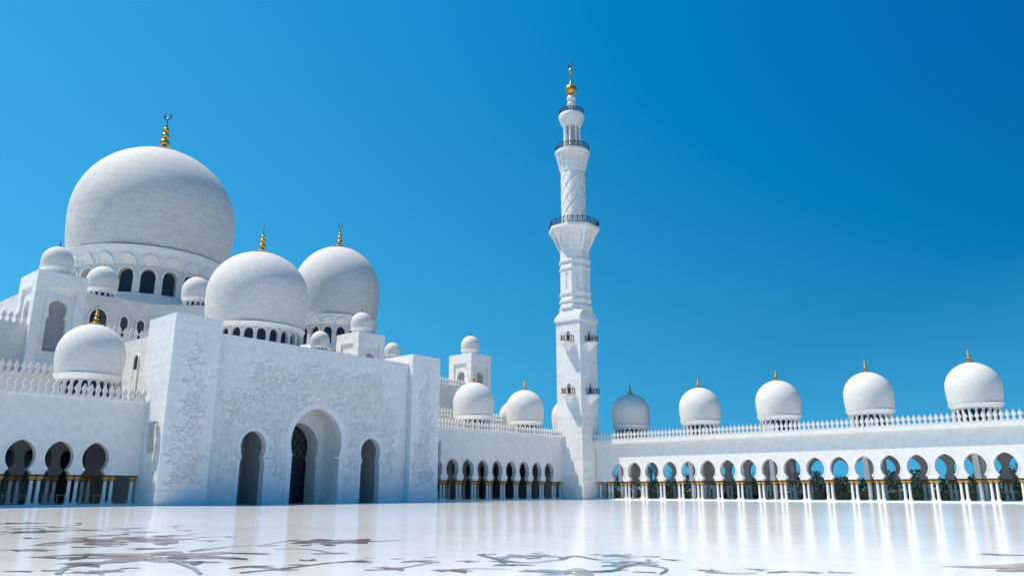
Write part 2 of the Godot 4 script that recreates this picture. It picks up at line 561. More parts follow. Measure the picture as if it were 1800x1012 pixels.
# windowed drum, corbel, lip, tiled shell and finial
func build_dome(o: Node3D, r: float, drop: float, rise: float, drum_r: float, drum_h: float, corbel_h: float, n: int, win: Array, fin_h: float, crescent: bool, mat: Material, grille: bool) -> void:
	var mb := MB.new()
	var hw := drum_r * tan(PI / n)
	var thick := drum_r * 0.1
	var prof := round_arch(win[0], win[1], win[2])
	var wm := MB.new()
	wm.prism(arch_poly(prof), -0.02, 0.0, T(FRONT, Vector3.ZERO), [], false)
	var wmesh := wm.mesh()
	var lat: ArrayMesh = null
	if grille:
		lat = lattice(prof, win[0] * 0.55, win[0] * 0.09).mesh()
	var band := arch_band(prof, win[0] * 0.28, -0.01, drum_r * 0.012, 1).mesh()
	for k in n:
		var a := TAU * (k + 0.5) / n
		var b := Basis(Vector3.UP, a)
		bay(mb, -hw, hw, 0, drum_h, prof, 0, -thick, 0, T(b, b * Vector3(0, 0, drum_r)), false, false)
		var w := inst("window", wmesh, M.glass, o, Transform3D(b, b * Vector3(0, 0, drum_r - thick * 0.9)))
		if grille:
			inst("grille", lat, M.grille, w)
		inst("window_surround", band, M.marble, o, Transform3D(b, b * Vector3(0, 0, drum_r)))
	put("drum", mb, M.hall, o)
	var d0 := drum_h
	var d1 := drum_h + corbel_h
	mb = MB.new()
	mb.lathe([Vector2(drum_r * 0.985, d0 - 0.001), Vector2(drum_r * 1.02, d0 + corbel_h * 0.05), Vector2(lerpf(drum_r, r, 0.20), d0 + corbel_h * 0.18), Vector2(lerpf(drum_r, r, 0.48), d0 + corbel_h * 0.36), Vector2(lerpf(drum_r, r * 0.97, 0.72), d0 + corbel_h * 0.52), Vector2(lerpf(drum_r, r * 0.97, 0.9), d0 + corbel_h * 0.66), Vector2(r * 0.97, d0 + corbel_h * 0.74), Vector2(r * 0.985, d0 + corbel_h * 0.9), Vector2(r * 0.985, d1 - 0.012 * r), Vector2(r * 0.92, d1 - 0.012 * r), Vector2(r * 0.92, d1 + 0.02 * r)], 72)
	put("cornice", mb, M.marble, o)
	mb = MB.new()
	var dp := dome_profile(r, drop, rise)
	mb.lathe(dp, 96, Vector3(0, d1 + 0.012 * r, 0), false, 0.0, 4.0)
	put("dome_shell", mb, mat, o)
	if r > 6.0:
		# collar under the finial
		mb = MB.new()
		var cy: float = d1 + dp[-1].y + 0.02 * r
		mb.lathe([Vector2(r * 0.21, cy - 0.045 * r), Vector2(r * 0.215, cy - 0.02 * r), Vector2(r * 0.12, cy + 0.012 * r), Vector2(r * 0.05, cy + 0.03 * r), Vector2(0, cy + 0.03 * r)], 48)
		put("collar", mb, M.marble, o)
		mb = MB.new()
		mb.lathe([Vector2(r * 0.19, cy - 0.05 * r), Vector2(r * 0.218, cy - 0.046 * r), Vector2(r * 0.218, cy - 0.034 * r), Vector2(r * 0.19, cy - 0.03 * r)], 48)
		put("collar_rim", mb, M.bronze, o)
	finial(o, Vector3(0, d1 + dp[-1].y - 0.01 * r, 0), fin_h, crescent)

# ---------------------------------------------------------------- the scene
func _ready() -> void:
	rng.seed = 20
	view_and_light()
	make_materials()
	make_shared()
	ground_and_plaza()
	arcades()
	gate()
	hall()
	domes()
	towers()
	minaret()
	fittings()
	garden()
	inlay()

func view_and_light() -> void:
	var cam := Camera3D.new()
	cam.name = "camera"
	cam.fov = 41.374
	cam.near = 0.1
	cam.far = 6000.0
	cam.position = Vector3(-132.99, 1.7, 95.96)
	cam.rotation_degrees = Vector3(14.898, -49.5, 0)
	add_child(cam)
	cam.current = true
	# the sun stands high behind the prayer hall, to the left of the view
	var el := deg_to_rad(63.0)
	var to_sun := Vector3(-0.622 * cos(el), sin(el), -0.783 * cos(el)).normalized()
	var sun := DirectionalLight3D.new()
	sun.name = "sun"
	sun.light_color = Color(1.0, 0.955, 0.89)
	sun.light_energy = 1.55
	sun.light_angular_distance = 0.53
	sun.shadow_enabled = true
	add_child(sun)
	sun.look_at_from_position(Vector3.ZERO, -to_sun, Vector3.UP)
	# clear sky: pale at the horizon, deep above, brighter round the sun
	var h := 256
	var img := Image.create(h * 2, h, false, Image.FORMAT_RGBF)
	for y in h:
		var up := PI * (0.5 - (y + 0.5) / h)
		for x in h * 2:
			var a := TAU * (x + 0.5) / (h * 2)
			# the first column of a panorama looks along -Z
			var d := Vector3(sin(a) * cos(up), sin(up), -cos(a) * cos(up))
			var c := sky_colour(d, to_sun)
			img.set_pixel(x, y, c)
	var pano := PanoramaSkyMaterial.new()
	pano.panorama = ImageTexture.create_from_image(img)
	var sky := Sky.new()
	sky.sky_material = pano
	var e := Environment.new()
	e.background_mode = Environment.BG_SKY
	e.sky = sky
	e.tonemap_mode = Environment.TONE_MAPPER_LINEAR
	e.tonemap_exposure = 1.22
	e.sdfgi_enabled = true
	e.ssao_enabled = true
	e.ssil_enabled = true
	var we := WorldEnvironment.new()
	we.name = "environment"
	we.environment = e
	add_child(we)

func sky_colour(d: Vector3, to_sun: Vector3) -> Color:
	var up := maxf(0.0, d.y)
	var g := maxf(0.0, d.dot(to_sun))
	var c := Vector3(-0.077, -0.098, 0.115) + Vector3(0.144, 0.541, 0.651) * pow(1.0 - up, 2.0) + Vector3(0.108, 0.462, 0.690) * g
	c = c.max(Vector3(0.001, 0.13, 0.39)) / 1.22
	if d.y < 0.0:
		c = Vector3(0.30, 0.29, 0.25)
	return Color(c.x, c.y, c.z)

func ground_and_plaza() -> void:
	var g := MB.new()
	g.quad(Vector3(-3000, -0.12, -3000), Vector3(3000, -0.12, -3000), Vector3(3000, -0.12, 3000), Vector3(-3000, -0.12, 3000), Vector3.UP)
	var o := put("ground", g, M.sand, self)
	o.set_meta("kind", "structure")
	var root := Node3D.new()
	root.name = "plaza"
	add_child(root)
	root.set_meta("kind", "structure")
	var p := MB.new()
	p.box(Vector3(-190, -0.5, 0.5), Vector3(-0.5, 0.0, 130))
	put("marble_floor", p, M.plaza, root)
	# big slabs near the camera, laid square to the arcades
	var s := MB.new()
	s.box(Vector3(0.006, 0.001, 0.006), Vector3(3.994, 0.004, 3.994))
	var sm := s.mesh()
	for i in range(0, 17):
		for j in range(0, 17):
			var c := Vector3(-140 + i * 4.0, 0, 56 + j * 4.0)
			var rel := c + Vector3(2, 0, 2) - Vector3(-132.99, 0, 95.96)
			var fwd := rel.dot(Vector3(0.760, 0, -0.649))
			if fwd < 8.0 or fwd > 40.0 or absf(rel.dot(Vector3(0.649, 0, 0.760))) > fwd * 0.75 + 4.0:
				continue
			inst("floor_slab", sm, M.slab[rng.randi() % 3], root, Transform3D(Basis.IDENTITY, c))

# piers: list of positions along local x; the wall hangs between them on paired columns
func arcade_row(o: Node3D, piers: Array, b: Basis, at: Vector3, top: float, thick: float, front: bool, lone: Array, ends: Vector2, mat: Material = null) -> void:
	var f := T(b, at)
	var mb := MB.new()
	var y0 := 3.472
	for i in piers.size() - 1:
		var x0: float = piers[i]
		var x1: float = piers[i + 1]
		var cx := (x0 + x1) / 2.0
		var k := (x1 - x0) / 3.92
		var prof := arch(1.30 * k, y0, 4.05, 0.98 * k, 5.32, 1.50 * k, 7.18)
		bay(mb, x0, x1, y0, top, prof, cx, -thick, 0, f)
		if front:
			inst("arch_moulding", arch_band(prof, 0.16, -0.01, 0.06, 4).mesh(), M.marble, o, Transform3D(b, at + b * Vector3(cx, 0, 0)))
	# plain wall past the last piers
	for e in [[ends.x, piers[0]], [piers[-1], ends.y]]:
		if e[1] - e[0] > 0.02:
			mb.prism(PackedVector2Array([Vector2(e[0], y0), Vector2(e[1], y0), Vector2(e[1], top), Vector2(e[0], top)]), -thick, 0, f)
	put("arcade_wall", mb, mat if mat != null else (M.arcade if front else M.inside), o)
	for x in piers:
		for dx in [-0.37, 0.37]:
			column(o, at + b * Vector3(x + dx, 0, -thick * 0.5))
	for x in lone:
		column(o, at + b * Vector3(x, 0, -thick * 0.5))

func piers_from(a: float, step: float, n: int) -> Array:
	var r: Array = []
	for i in n:
		r.append(a + step * i)
	return r

func arcades() -> void:
	var mb: MB
	# right wing, walls facing -X
	var o := thing("arcade_wing", Vector3.ZERO, "long sunlit white arcade with eighteen keyhole arches right of the minaret", "arcade")
	var pr := piers_from(8.2, 3.92, 24)
	var zend: float = pr[-1] + 1.2
	arcade_row(o, pr, LEFT, Vector3.ZERO, 11.5, 0.9, true, [5.75], Vector2(5.06, zend))
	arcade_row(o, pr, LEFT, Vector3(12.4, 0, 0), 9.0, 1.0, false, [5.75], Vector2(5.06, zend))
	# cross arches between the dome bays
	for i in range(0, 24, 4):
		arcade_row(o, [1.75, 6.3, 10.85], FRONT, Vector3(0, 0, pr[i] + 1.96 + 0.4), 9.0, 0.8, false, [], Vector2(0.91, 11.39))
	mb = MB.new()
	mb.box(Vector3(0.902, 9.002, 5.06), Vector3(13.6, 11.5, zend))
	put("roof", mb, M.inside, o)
	mb = MB.new()
	mb.box(Vector3(-0.85, 10.86, 5.06), Vector3(13.9, 11.58, zend))
	put("cornice", mb, M.arcade, o)
	mb = MB.new()
	mb.box(Vector3(-0.75, -0.4, 5.06), Vector3(14.2, 0.2, zend + 0.4))
	mb.box(Vector3(-1.25, -0.4, 5.06), Vector3(-0.752, 0.09, zend + 0.4))
	put("gallery_floor", mb, M.marble, o)
	mb = MB.new()
	mb.box(Vector3(-0.3, 0.2, zend), Vector3(13.7, 10.85, zend + 0.6))
	put("end_wall", mb, M.marble, o)
	merlons(o, Vector3(-0.74, 11.58, 5.2), Vector3(-0.74, 11.58, zend), LEFT, 0.782, 0.96)

	# wing between gate and minaret, wall facing +Z
	o = thing("arcade_wing", Vector3.ZERO, "shaded white arcade between the carved gate and the minaret", "arcade")
	pr = piers_from(-42.4, 3.9, 10)
	wing_back(o, pr, -44.88, -4.56, [-5.15], Vector2(-44.88, -4.56))
	# wing left of the gate
	o = thing("arcade_wing", Vector3.ZERO, "shaded white arcade left of the carved gate at the picture edge", "arcade")
	pr = piers_from(-116.84, 3.9, 7)
	wing_back(o, pr, -119.0, -90.22, [-90.75], Vector2(-119.0, -90.22))

func wing_back(o: Node3D, pr: Array, x0: float, x1: float, lone: Array, ends: Vector2) -> void:
	arcade_row(o, pr, FRONT, Vector3.ZERO, 12.1, 0.9, true, lone, ends)
	arcade_row(o, pr, FRONT, Vector3(0, 0, -6.5), 9.2, 1.0, false, [], ends, M.shade_dark)
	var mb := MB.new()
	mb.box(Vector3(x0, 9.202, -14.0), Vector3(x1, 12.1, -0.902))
	put("roof", mb, M.shade_dark, o)
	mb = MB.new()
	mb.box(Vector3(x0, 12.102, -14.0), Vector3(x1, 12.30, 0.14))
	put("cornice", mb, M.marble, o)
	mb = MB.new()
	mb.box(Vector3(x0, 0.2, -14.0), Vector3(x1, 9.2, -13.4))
	put("rear_wall", mb, M.shade_dark, o)
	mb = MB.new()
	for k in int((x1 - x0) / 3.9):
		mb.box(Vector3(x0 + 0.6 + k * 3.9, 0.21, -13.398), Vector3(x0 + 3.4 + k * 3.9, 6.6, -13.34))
	put("added_dark_doors", mb, M.glass, o)  # dark panes added on the rear wall to deepen the gallery shade
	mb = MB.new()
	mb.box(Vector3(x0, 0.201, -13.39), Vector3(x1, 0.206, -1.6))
	put("added_dark_floor", mb, M.shade_dark, o)  # dark sheet added over the white floor to imitate gallery shade
	mb = MB.new()
	mb.box(Vector3(x0, -0.4, -14.0), Vector3(x1, 0.2, 0.6))
	mb.box(Vector3(x0, -0.4, 0.602), Vector3(x1, 0.09, 1.05))
	put("gallery_floor", mb, M.marble, o)
	merlons(o, Vector3(x0 + 0.05, 12.30, 0.0), Vector3(x1 - 0.1, 12.30, 0.0), FRONT, 0.78, 0.9)

# ---------------------------------------------------------------- gate
func gate() -> void:
	var o := thing("entrance_gate", Vector3(-67.55, 0, 4), "carved marble gate with one tall and two smaller keyhole arches", "gate")
	var org := -Vector3(-67.55, 0, 4)
	var XC := -67.75
	# middle wall
	var big := arch(3.95, 0.0, 6.45, 3.92, 8.3, 4.22, 13.0, 14, false)
	var small := arch(1.78, 0.0, 5.85, 1.50, 7.35, 1.84, 9.35, 10)
	var mb := MB.new()
	var f := T(FRONT, org + Vector3(0, 0, 3.95))
	bay(mb, -83.95, -72.6, 0, 21.45, small, -77.6, -0.9, 0, f)
	bay(mb, -72.6, -63.0, 0, 21.45, big, XC, -0.9, 0, f)
	bay(mb, -63.0, -51.05, 0, 21.45, small, -58.05, -0.9, 0, f)
	var wall := put("wall", mb, M.marble, o)
	var cut_big := arch_poly(big, XC)
	var cut_l := arch_poly(small, -77.6)
	var cut_r := arch_poly(small, -58.05)
	clad(wall, PackedVector2Array([Vector2(-83.95, 1.72), Vector2(-51.05, 1.72), Vector2(-51.05, 21.5), Vector2(-83.95, 21.5)]), [cut_big, cut_l, cut_r], 1.08, 3.3, 0.05, FRONT, org + Vector3(0, 0, 4.0), 61)
	# plinth course between the openings
	for s in [[-83.95, -79.38], [-75.82, XC - 3.95], [XC + 3.95, -59.83], [-56.27, -51.05]]:
		mb = MB.new()
		mb.box(org + Vector3(s[0], 0, 3.952), org + Vector3(s[1], 1.70, 4.07))
		put("plinth", mb, M.block[1], wall)
	inst("arch_moulding", arch_band(big, 0.85, -0.04, 0.12).mesh(), M.block[2], wall, Transform3D(FRONT, org + Vector3(XC, 0, 4.0)))
	for x in [-77.6, -58.05]:
		inst("arch_moulding", arch_band(small, 0.5, -0.04, 0.12).mesh(), M.block[2], wall, Transform3D(FRONT, org + Vector3(x, 0, 4.0)))
	mb = MB.new()
	for s in [-1.0, 1.0]:
		mb.box(org + Vector3(XC + s * 3.6 - 0.55, 6.3, 2.9), org + Vector3(XC + s * 4.3 + 0.55, 6.45, 4.16))
	put("impost", mb, M.block[2], wall)
	# deep porch with a second arch, a glazed lattice door behind
	mb = MB.new()
	for s in [-1.0, 1.0]:
		var x0: float = XC + s * 4.28
		mb.box(org + Vector3(minf(x0, x0 + s * 0.5), 0, -0.2), org + Vector3(maxf(x0, x0 + s * 0.5), 13.6, 3.04))
	mb.box(org + Vector3(XC - 4.78, 13.6, -0.2), org + Vector3(XC + 4.78, 14.1, 3.04))
	put("porch_wall", mb, M.marble, o)
	var inner := arch(3.15, 0.0, 6.2, 2.95, 7.8, 3.25, 11.2, 12)
	mb = MB.new()
	bay(mb, XC - 4.78, XC + 4.78, 0, 13.58, inner, XC, -2.6, 0, T(FRONT, org + Vector3(0, 0, -0.2)))
	put("inner_arch", mb, M.marble, o)
	mb = MB.new()
	mb.box(org + Vector3(XC - 4.5, 0, -3.2), org + Vector3(XC + 4.5, 13, -3.1))
	var door := put("door_glass", mb, M.glass, o)
	mb = MB.new()
	for k in 7:
		var x := XC - 3.6 + k * 1.2
		mb.box(org + Vector3(x - 0.05, 0, -3.1), org + Vector3(x + 0.05, 12, -3.0))
	for k in 7:
		var y := 1.1 + k * 1.6
		mb.box(org + Vector3(XC - 4.4, y, -3.1), org + Vector3(XC + 4.4, y + 0.08, -3.02))
	put("door_frame", mb, M.grille, door)
	inst("door_lattice", lattice(arch(3.4, 6.3, 6.3, 3.4, 7.0, 3.4, 11.5, 8, false), 1.5, 0.16).mesh(), M.grille_light, door, Transform3D(FRONT, org + Vector3(XC, 0, -3.0)))
	# side niches
	for x in [-77.6, -58.05]:
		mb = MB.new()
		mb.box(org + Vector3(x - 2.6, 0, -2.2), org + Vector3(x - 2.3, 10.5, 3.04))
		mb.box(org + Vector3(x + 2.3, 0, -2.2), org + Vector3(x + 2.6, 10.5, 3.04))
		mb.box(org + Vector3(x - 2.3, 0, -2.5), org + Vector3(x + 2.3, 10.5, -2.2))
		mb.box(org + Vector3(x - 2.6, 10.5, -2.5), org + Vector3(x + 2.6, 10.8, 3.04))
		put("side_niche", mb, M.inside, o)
		mb = MB.new()
		mb.box(org + Vector3(x - 1.0, 0, -2.2), org + Vector3(x + 1.0, 4.2, -2.1))
		put("side_door", mb, M.glass, o)
	# piers
	var n := 0
	for px in [[-90.2, -84.0], [-51.0, -44.9]]:
		mb = MB.new()
		mb.box(org + Vector3(px[0] + 0.05, 0, -2.1), org + Vector3(px[1] - 0.05, 22.95, 4.95))
		var pier := put("pier", mb, M.marble, o)
		var w: float = px[1] - px[0]
		clad(pier, PackedVector2Array([Vector2(0, 1.72), Vector2(w, 1.72), Vector2(w, 23.0), Vector2(0, 23.0)]), [], 1.065, 2.1, 0.05, FRONT, org + Vector3(px[0], 0, 5.0), 71 + n)
		# the side towards the left, full depth on the left pier, the short return on the right one
		var d: float = 7.05
		clad(pier, PackedVector2Array([Vector2(0, 1.72), Vector2(d, 1.72), Vector2(d, 23.0), Vector2(0, 23.0)]), [], 1.065, 2.3, 0.05, LEFT, org + Vector3(px[0], 0, -2.1), 81 + n)
		mb = MB.new()
		mb.box(org + Vector3(px[0] - 0.06, 0, -2.05), org + Vector3(px[1] + 0.06, 1.70, 5.07))
		put("plinth", mb, M.block[1], pier)
		mb = MB.new()
		mb.box(org + Vector3(px[0] + 0.02, 22.952, -2.08), org + Vector3(px[1] - 0.02, 22.99, 4.94))
		put("coping", mb, M.hall, pier)
		n += 1
	# carved garlands
	put("carved_relief", relief_middle(org, cut_big, cut_l, cut_r, XC), M.carved, wall).set_meta("kind", "stuff")
	put("carved_relief", relief_pier(org + Vector3(-87.1, 0, 5.0), 91), M.carved, o).set_meta("kind", "stuff")
	put("carved_relief", relief_pier(org + Vector3(-47.95, 0, 5.0), 92), M.carved, o).set_meta("kind", "stuff")
	# body behind the facing
	mb = MB.new()
	mb.box(org + Vector3(-87.9, 0, -21.0), org + Vector3(-87.4, 21.9, -2.102))
	mb.box(org + Vector3(-47.6, 0, -21.0), org + Vector3(-47.1, 21.9, -2.102))
	mb.box(org + Vector3(-87.398, 21.0, -21.0), org + Vector3(-47.602, 21.44, 3.04))
	mb.box(org + Vector3(-83.95, 20.0, 2.9), org + Vector3(-51.05, 20.99, 3.04))
	put("body", mb, M.ashlar, o)
	# slit window in the side wall
	var slit := round_arch(0.62, 13.6, 19.6)
	mb = MB.new()
	mb.prism(arch_poly(slit), 0.0, 0.03, T(LEFT, org + Vector3(-87.9, 0, -9.9)), [], false)
	var win := put("window", mb, M.glass, o)
	inst("window_surround", arch_band(slit, 0.22, 0.0, 0.16).mesh(), M.marble, win, Transform3D(LEFT, org + Vector3(-87.9, 0, -9.9)))
	mb = MB.new()
	mb.box(org + Vector3(-88.03, 13.6, -10.45), org + Vector3(-87.94, 17.6, -9.35))
	put("window_panel", mb, M.marble, win)

# raised leaf: a ridge with two slopes
func rleaf(mb: MB, c: Vector2, ang: float, ln: float, wd: float, h: float, o: Vector3) -> void:
	var d := Vector2(cos(ang), sin(ang))
	var s := Vector2(-d.y, d.x)
	var a := c
	var b := c + d * ln
	var m := c + d * ln * 0.45
	var l := m + s * wd
	var r := m - s * wd
	var A := o + Vector3(a.x, a.y, 0)
	var B := o + Vector3(b.x, b.y, h * 0.4)
	var L := o + Vector3(l.x, l.y, h * 0.25)
	var R := o + Vector3(r.x, r.y, h * 0.25)
	var H := o + Vector3(m.x, m.y, h)
	var z := Vector3(0, 0, 1)
	mb.flat(A, L, H, z)
	mb.flat(L, B, H, z)
	mb.flat(B, R, H, z)
	mb.flat(R, A, H, z)
	var l0 := o + Vector3(l.x, l.y, -0.02)
	var r0 := o + Vector3(r.x, r.y, -0.02)
	var b0 := o + Vector3(b.x, b.y, -0.02)
	mb.quad(L, B, b0, l0, Vector3(s.x, s.y, 0))
	mb.quad(R, B, b0, r0, Vector3(-s.x, -s.y, 0))

func rstem(mb: MB, pts: Array, w: float, h: float, o: Vector3) -> void:
	for i in pts.size() - 1:
		var a: Vector2 = pts[i]
		var b: Vector2 = pts[i + 1]
		var d := (b - a).normalized()
		var s := Vector2(-d.y, d.x) * w
		var A := o + Vector3(a.x, a.y, h)
		var B := o + Vector3(b.x, b.y, h)
		mb.quad(A, B, o + Vector3(b.x + s.x, b.y + s.y, -0.02), o + Vector3(a.x + s.x, a.y + s.y, -0.02), Vector3(s.x, s.y, w))
		mb.quad(A, B, o + Vector3(b.x - s.x, b.y - s.y, -0.02), o + Vector3(a.x - s.x, a.y - s.y, -0.02), Vector3(-s.x, -s.y, w))

# one curling sprig: a spiral stem with leaves, a bloom at its end; ok(p) keeps it in its field
func sprig(mb: MB, r: RandomNumberGenerator, at: Vector2, o: Vector3, ok: Callable, size: float) -> void:
	var ang := r.randf() * TAU
	var turn := r.randf_range(-1.0, 1.0) * 0.55
	var p := at
	var pts: Array = [p]
	for i in 8:
		ang += turn * (0.4 + i * 0.16)
		p += Vector2(cos(ang), sin(ang)) * size * 0.28
		if not ok.call(p):
			break
		pts.append(p)
		if i % 2 == 1:
			var side := 1.0 if r.randf() < 0.5 else -1.0
			var tip: Vector2 = p + Vector2(cos(ang + side * 0.9), sin(ang + side * 0.9)) * size * 0.4
			if ok.call(tip):
				rleaf(mb, p, ang + side * 0.9, size * r.randf_range(0.3, 0.5), size * 0.11, 0.13, o)
	if pts.size() > 1:
		rstem(mb, pts, 0.045, 0.10, o)
	if pts.size() > 4 and r.randf() < 0.75:
		var n := r.randi_range(5, 7)
		var rr := size * r.randf_range(0.26, 0.4)
		for k in n:
			rleaf(mb, p, TAU * k / n + ang, rr, rr * 0.36, 0.15, o)

func relief_middle(org: Vector3, cb: PackedVector2Array, cl: PackedVector2Array, cr: PackedVector2Array, xc: float) -> MB:
	var field := PackedVector2Array()
	for q in [[-15.0, 3.2], [-14.6, 9.5], [-15.2, 13.4], [-13.2, 13.8], [-11.2, 14.3], [-10.8, 17.8], [-9.6, 18.9], [-7.2, 18.4], [-4.8, 17.6], [-1.0, 19.0], [0.8, 19.9], [2.4, 18.6], [5.0, 18.0], [8.5, 18.8], [10.5, 18.2], [12.4, 18.4], [13.0, 15.0], [14.2, 13.2], [14.6, 8.0], [14.0, 3.2]]:
		field.append(Vector2(xc + q[0], q[1]))
	var keep: Array = []
	for g in [[cb, 1.05], [cl, 0.7], [cr, 0.7]]:
		keep.append(Geometry2D.offset_polygon(g[0], g[1])[0])
	var ok := func(p: Vector2) -> bool:
		if not Geometry2D.is_point_in_polygon(p, field):
			return false
		for k in keep:
			if Geometry2D.is_point_in_polygon(p, k):
				return false
		return true
	var r := RandomNumberGenerator.new()
	r.seed = 90
	var mb := MB.new()
	var o := org + Vector3(0, 0, 4.004)
	var done := 0
	var tries := 0
	while done < 620 and tries < 6000:
		tries += 1
		var p := Vector2(xc + r.randf_range(-15.3, 14.8), r.randf_range(3.0, 20.0))
		if not ok.call(p):
			continue
		if p.y < 8.0 and r.randf() < 0.6:
			continue
		done += 1
		sprig(mb, r, p, o, ok, r.randf_range(0.9, 1.5))
	return mb

func relief_pier(o: Vector3, sd: int) -> MB:
	var ok := func(p: Vector2) -> bool:
		if p.y < 2.4 or p.y > 20.6:
			return false
		var w := 0.35 + 1.75 * pow((20.8 - p.y) / 18.0, 0.75)
		w += 0.35 * sin(p.y * 2.1 + sd)
		return absf(p.x - 0.25 * sin(p.y * 0.7)) < w
	var r := RandomNumberGenerator.new()
	r.seed = sd
	var mb := MB.new()
	var done := 0
	while done < 150:
		var p := Vector2(r.randf_range(-2.6, 2.6), r.randf_range(2.4, 20.6))
		if not ok.call(p):
			continue
		done += 1
		sprig(mb, r, p, o + Vector3(0, 0, 0.006), ok, r.randf_range(0.7, 1.1))
	return mb

# ---------------------------------------------------------------- prayer hall
func hall() -> void:
	var o := thing("prayer_hall", Vector3.ZERO, "stepped white prayer hall block behind the gate under the large domes", "building")
	var mb := MB.new()
	mb.box(Vector3(-135, 0, -90), Vector3(-4.6, 23.7, -21.0))
	put("main_block", mb, M.hall, o)
	mb = MB.new()
	mb.box(Vector3(-135, 9.0, -20.998), Vector3(-87.95, 16.2, -14.3))
	mb.box(Vector3(-47.05, 9.0, -20.998), Vector3(-5.0, 16.2, -14.3))
	put("terrace_block", mb, M.hall, o)
	mb = MB.new()
	mb.box(Vector3(-4.4, 0.0, -29.0), Vector3(13.5, 11.9, -1.5))
	put("corner_block", mb, M.hall, o)
	# platform of the great dome, a plan with a slanted return
	var plan := PackedVector2Array([Vector2(-93, 37), Vector2(-75.3, 37), Vector2(-65.0, 27.5), Vector2(-57.0, 27.5), Vector2(-50.0, 37), Vector2(-44.0, 42), Vector2(-44.0, 88), Vector2(-93, 88)])
	var flat_map := func(p: Vector3) -> Vector3: return Vector3(p.x, p.z, -p.y)
	mb = MB.new()
	mb.prism(plan, 23.71, 33.4, flat_map, [], false)
	put("upper_block", mb, M.hall, o)
	mb = MB.new()
	mb.lathe([Vector2(17.6, 33.41), Vector2(17.4, 34.2), Vector2(15.6, 36.4), Vector2(15.1, 37.4), Vector2(0, 37.4)], 64, Vector3(-66.6, 0, -60))
	put("dome_base", mb, M.hall, o)
	# platform of the second dome
	mb = MB.new()
	var oc: Array = [Vector2(19.0, 23.71), Vector2(19.0, 32.6), Vector2(0, 32.6)]
	mb.lathe(oc, 8, Vector3(-19.25, 0, -60), true, PI / 8)
	put("upper_block", mb, M.hall, o)
	mb = MB.new()
	mb.lathe([Vector2(11.6, 32.61), Vector2(10.6, 34.4), Vector2(10.3, 35.3), Vector2(0, 35.3)], 56, Vector3(-19.25, 0, -60))
	put("dome_base", mb, M.hall, o)
	# grilled windows in the upper block
	for w in [[-83.6, 1.35, 24.2, 31.0], [-79.4, 0.62, 24.2, 30.4], [-76.6, 0.62, 24.2, 30.2]]:
		hall_window(o, w, FRONT, Vector3(w[0], 0, -37.0))
	var bb := Basis(Vector3(10.3, 0, 9.5).normalized(), Vector3.UP, Vector3(-9.5, 0, 10.3).normalized())
	for t in [0.25, 0.62]:
		var p := Vector3(-75.3, 0, -37).lerp(Vector3(-65, 0, -27.5), t)
		hall_window(o, [0, 0.7, 24.2, 31.4], bb, p)
	# parapets
	merlons(o, Vector3(-119, 23.7, -21.2), Vector3(-99.3, 23.7, -21.2), FRONT, 0.82, 0.95)
	merlons(o, Vector3(-91.4, 23.7, -21.2), Vector3(-76.0, 23.7, -21.2), FRONT, 0.82, 0.95)
	merlons(o, Vector3(-35.8, 23.7, -21.2), Vector3(-11.6, 23.7, -21.2), FRONT, 0.82, 0.95)
	merlons(o, Vector3(-119, 16.2, -14.5), Vector3(-88.2, 16.2, -14.5), FRONT, 0.82, 0.92)
	merlons(o, Vector3(-46.8, 16.2, -14.5), Vector3(-5.0, 16.2, -14.5), FRONT, 0.82, 0.92)

func hall_window(o: Node3D, w: Array, b: Basis, at: Vector3) -> void:
	var prof := round_arch(w[1], w[2], w[3])
	var mb := MB.new()
	mb.prism(arch_poly(prof), 0.0, 0.03, T(FRONT, Vector3.ZERO), [], false)
	var win := inst("window", mb.mesh(), M.glass, o, Transform3D(b, at))
	inst("grille", lattice(prof, 0.62, 0.11).mesh(), M.grille, win, Transform3D(FRONT, Vector3(0, 0, 0.03)))
	inst("window_surround", arch_band(prof, 0.22, 0.0, 0.25).mesh(), M.marble, win)

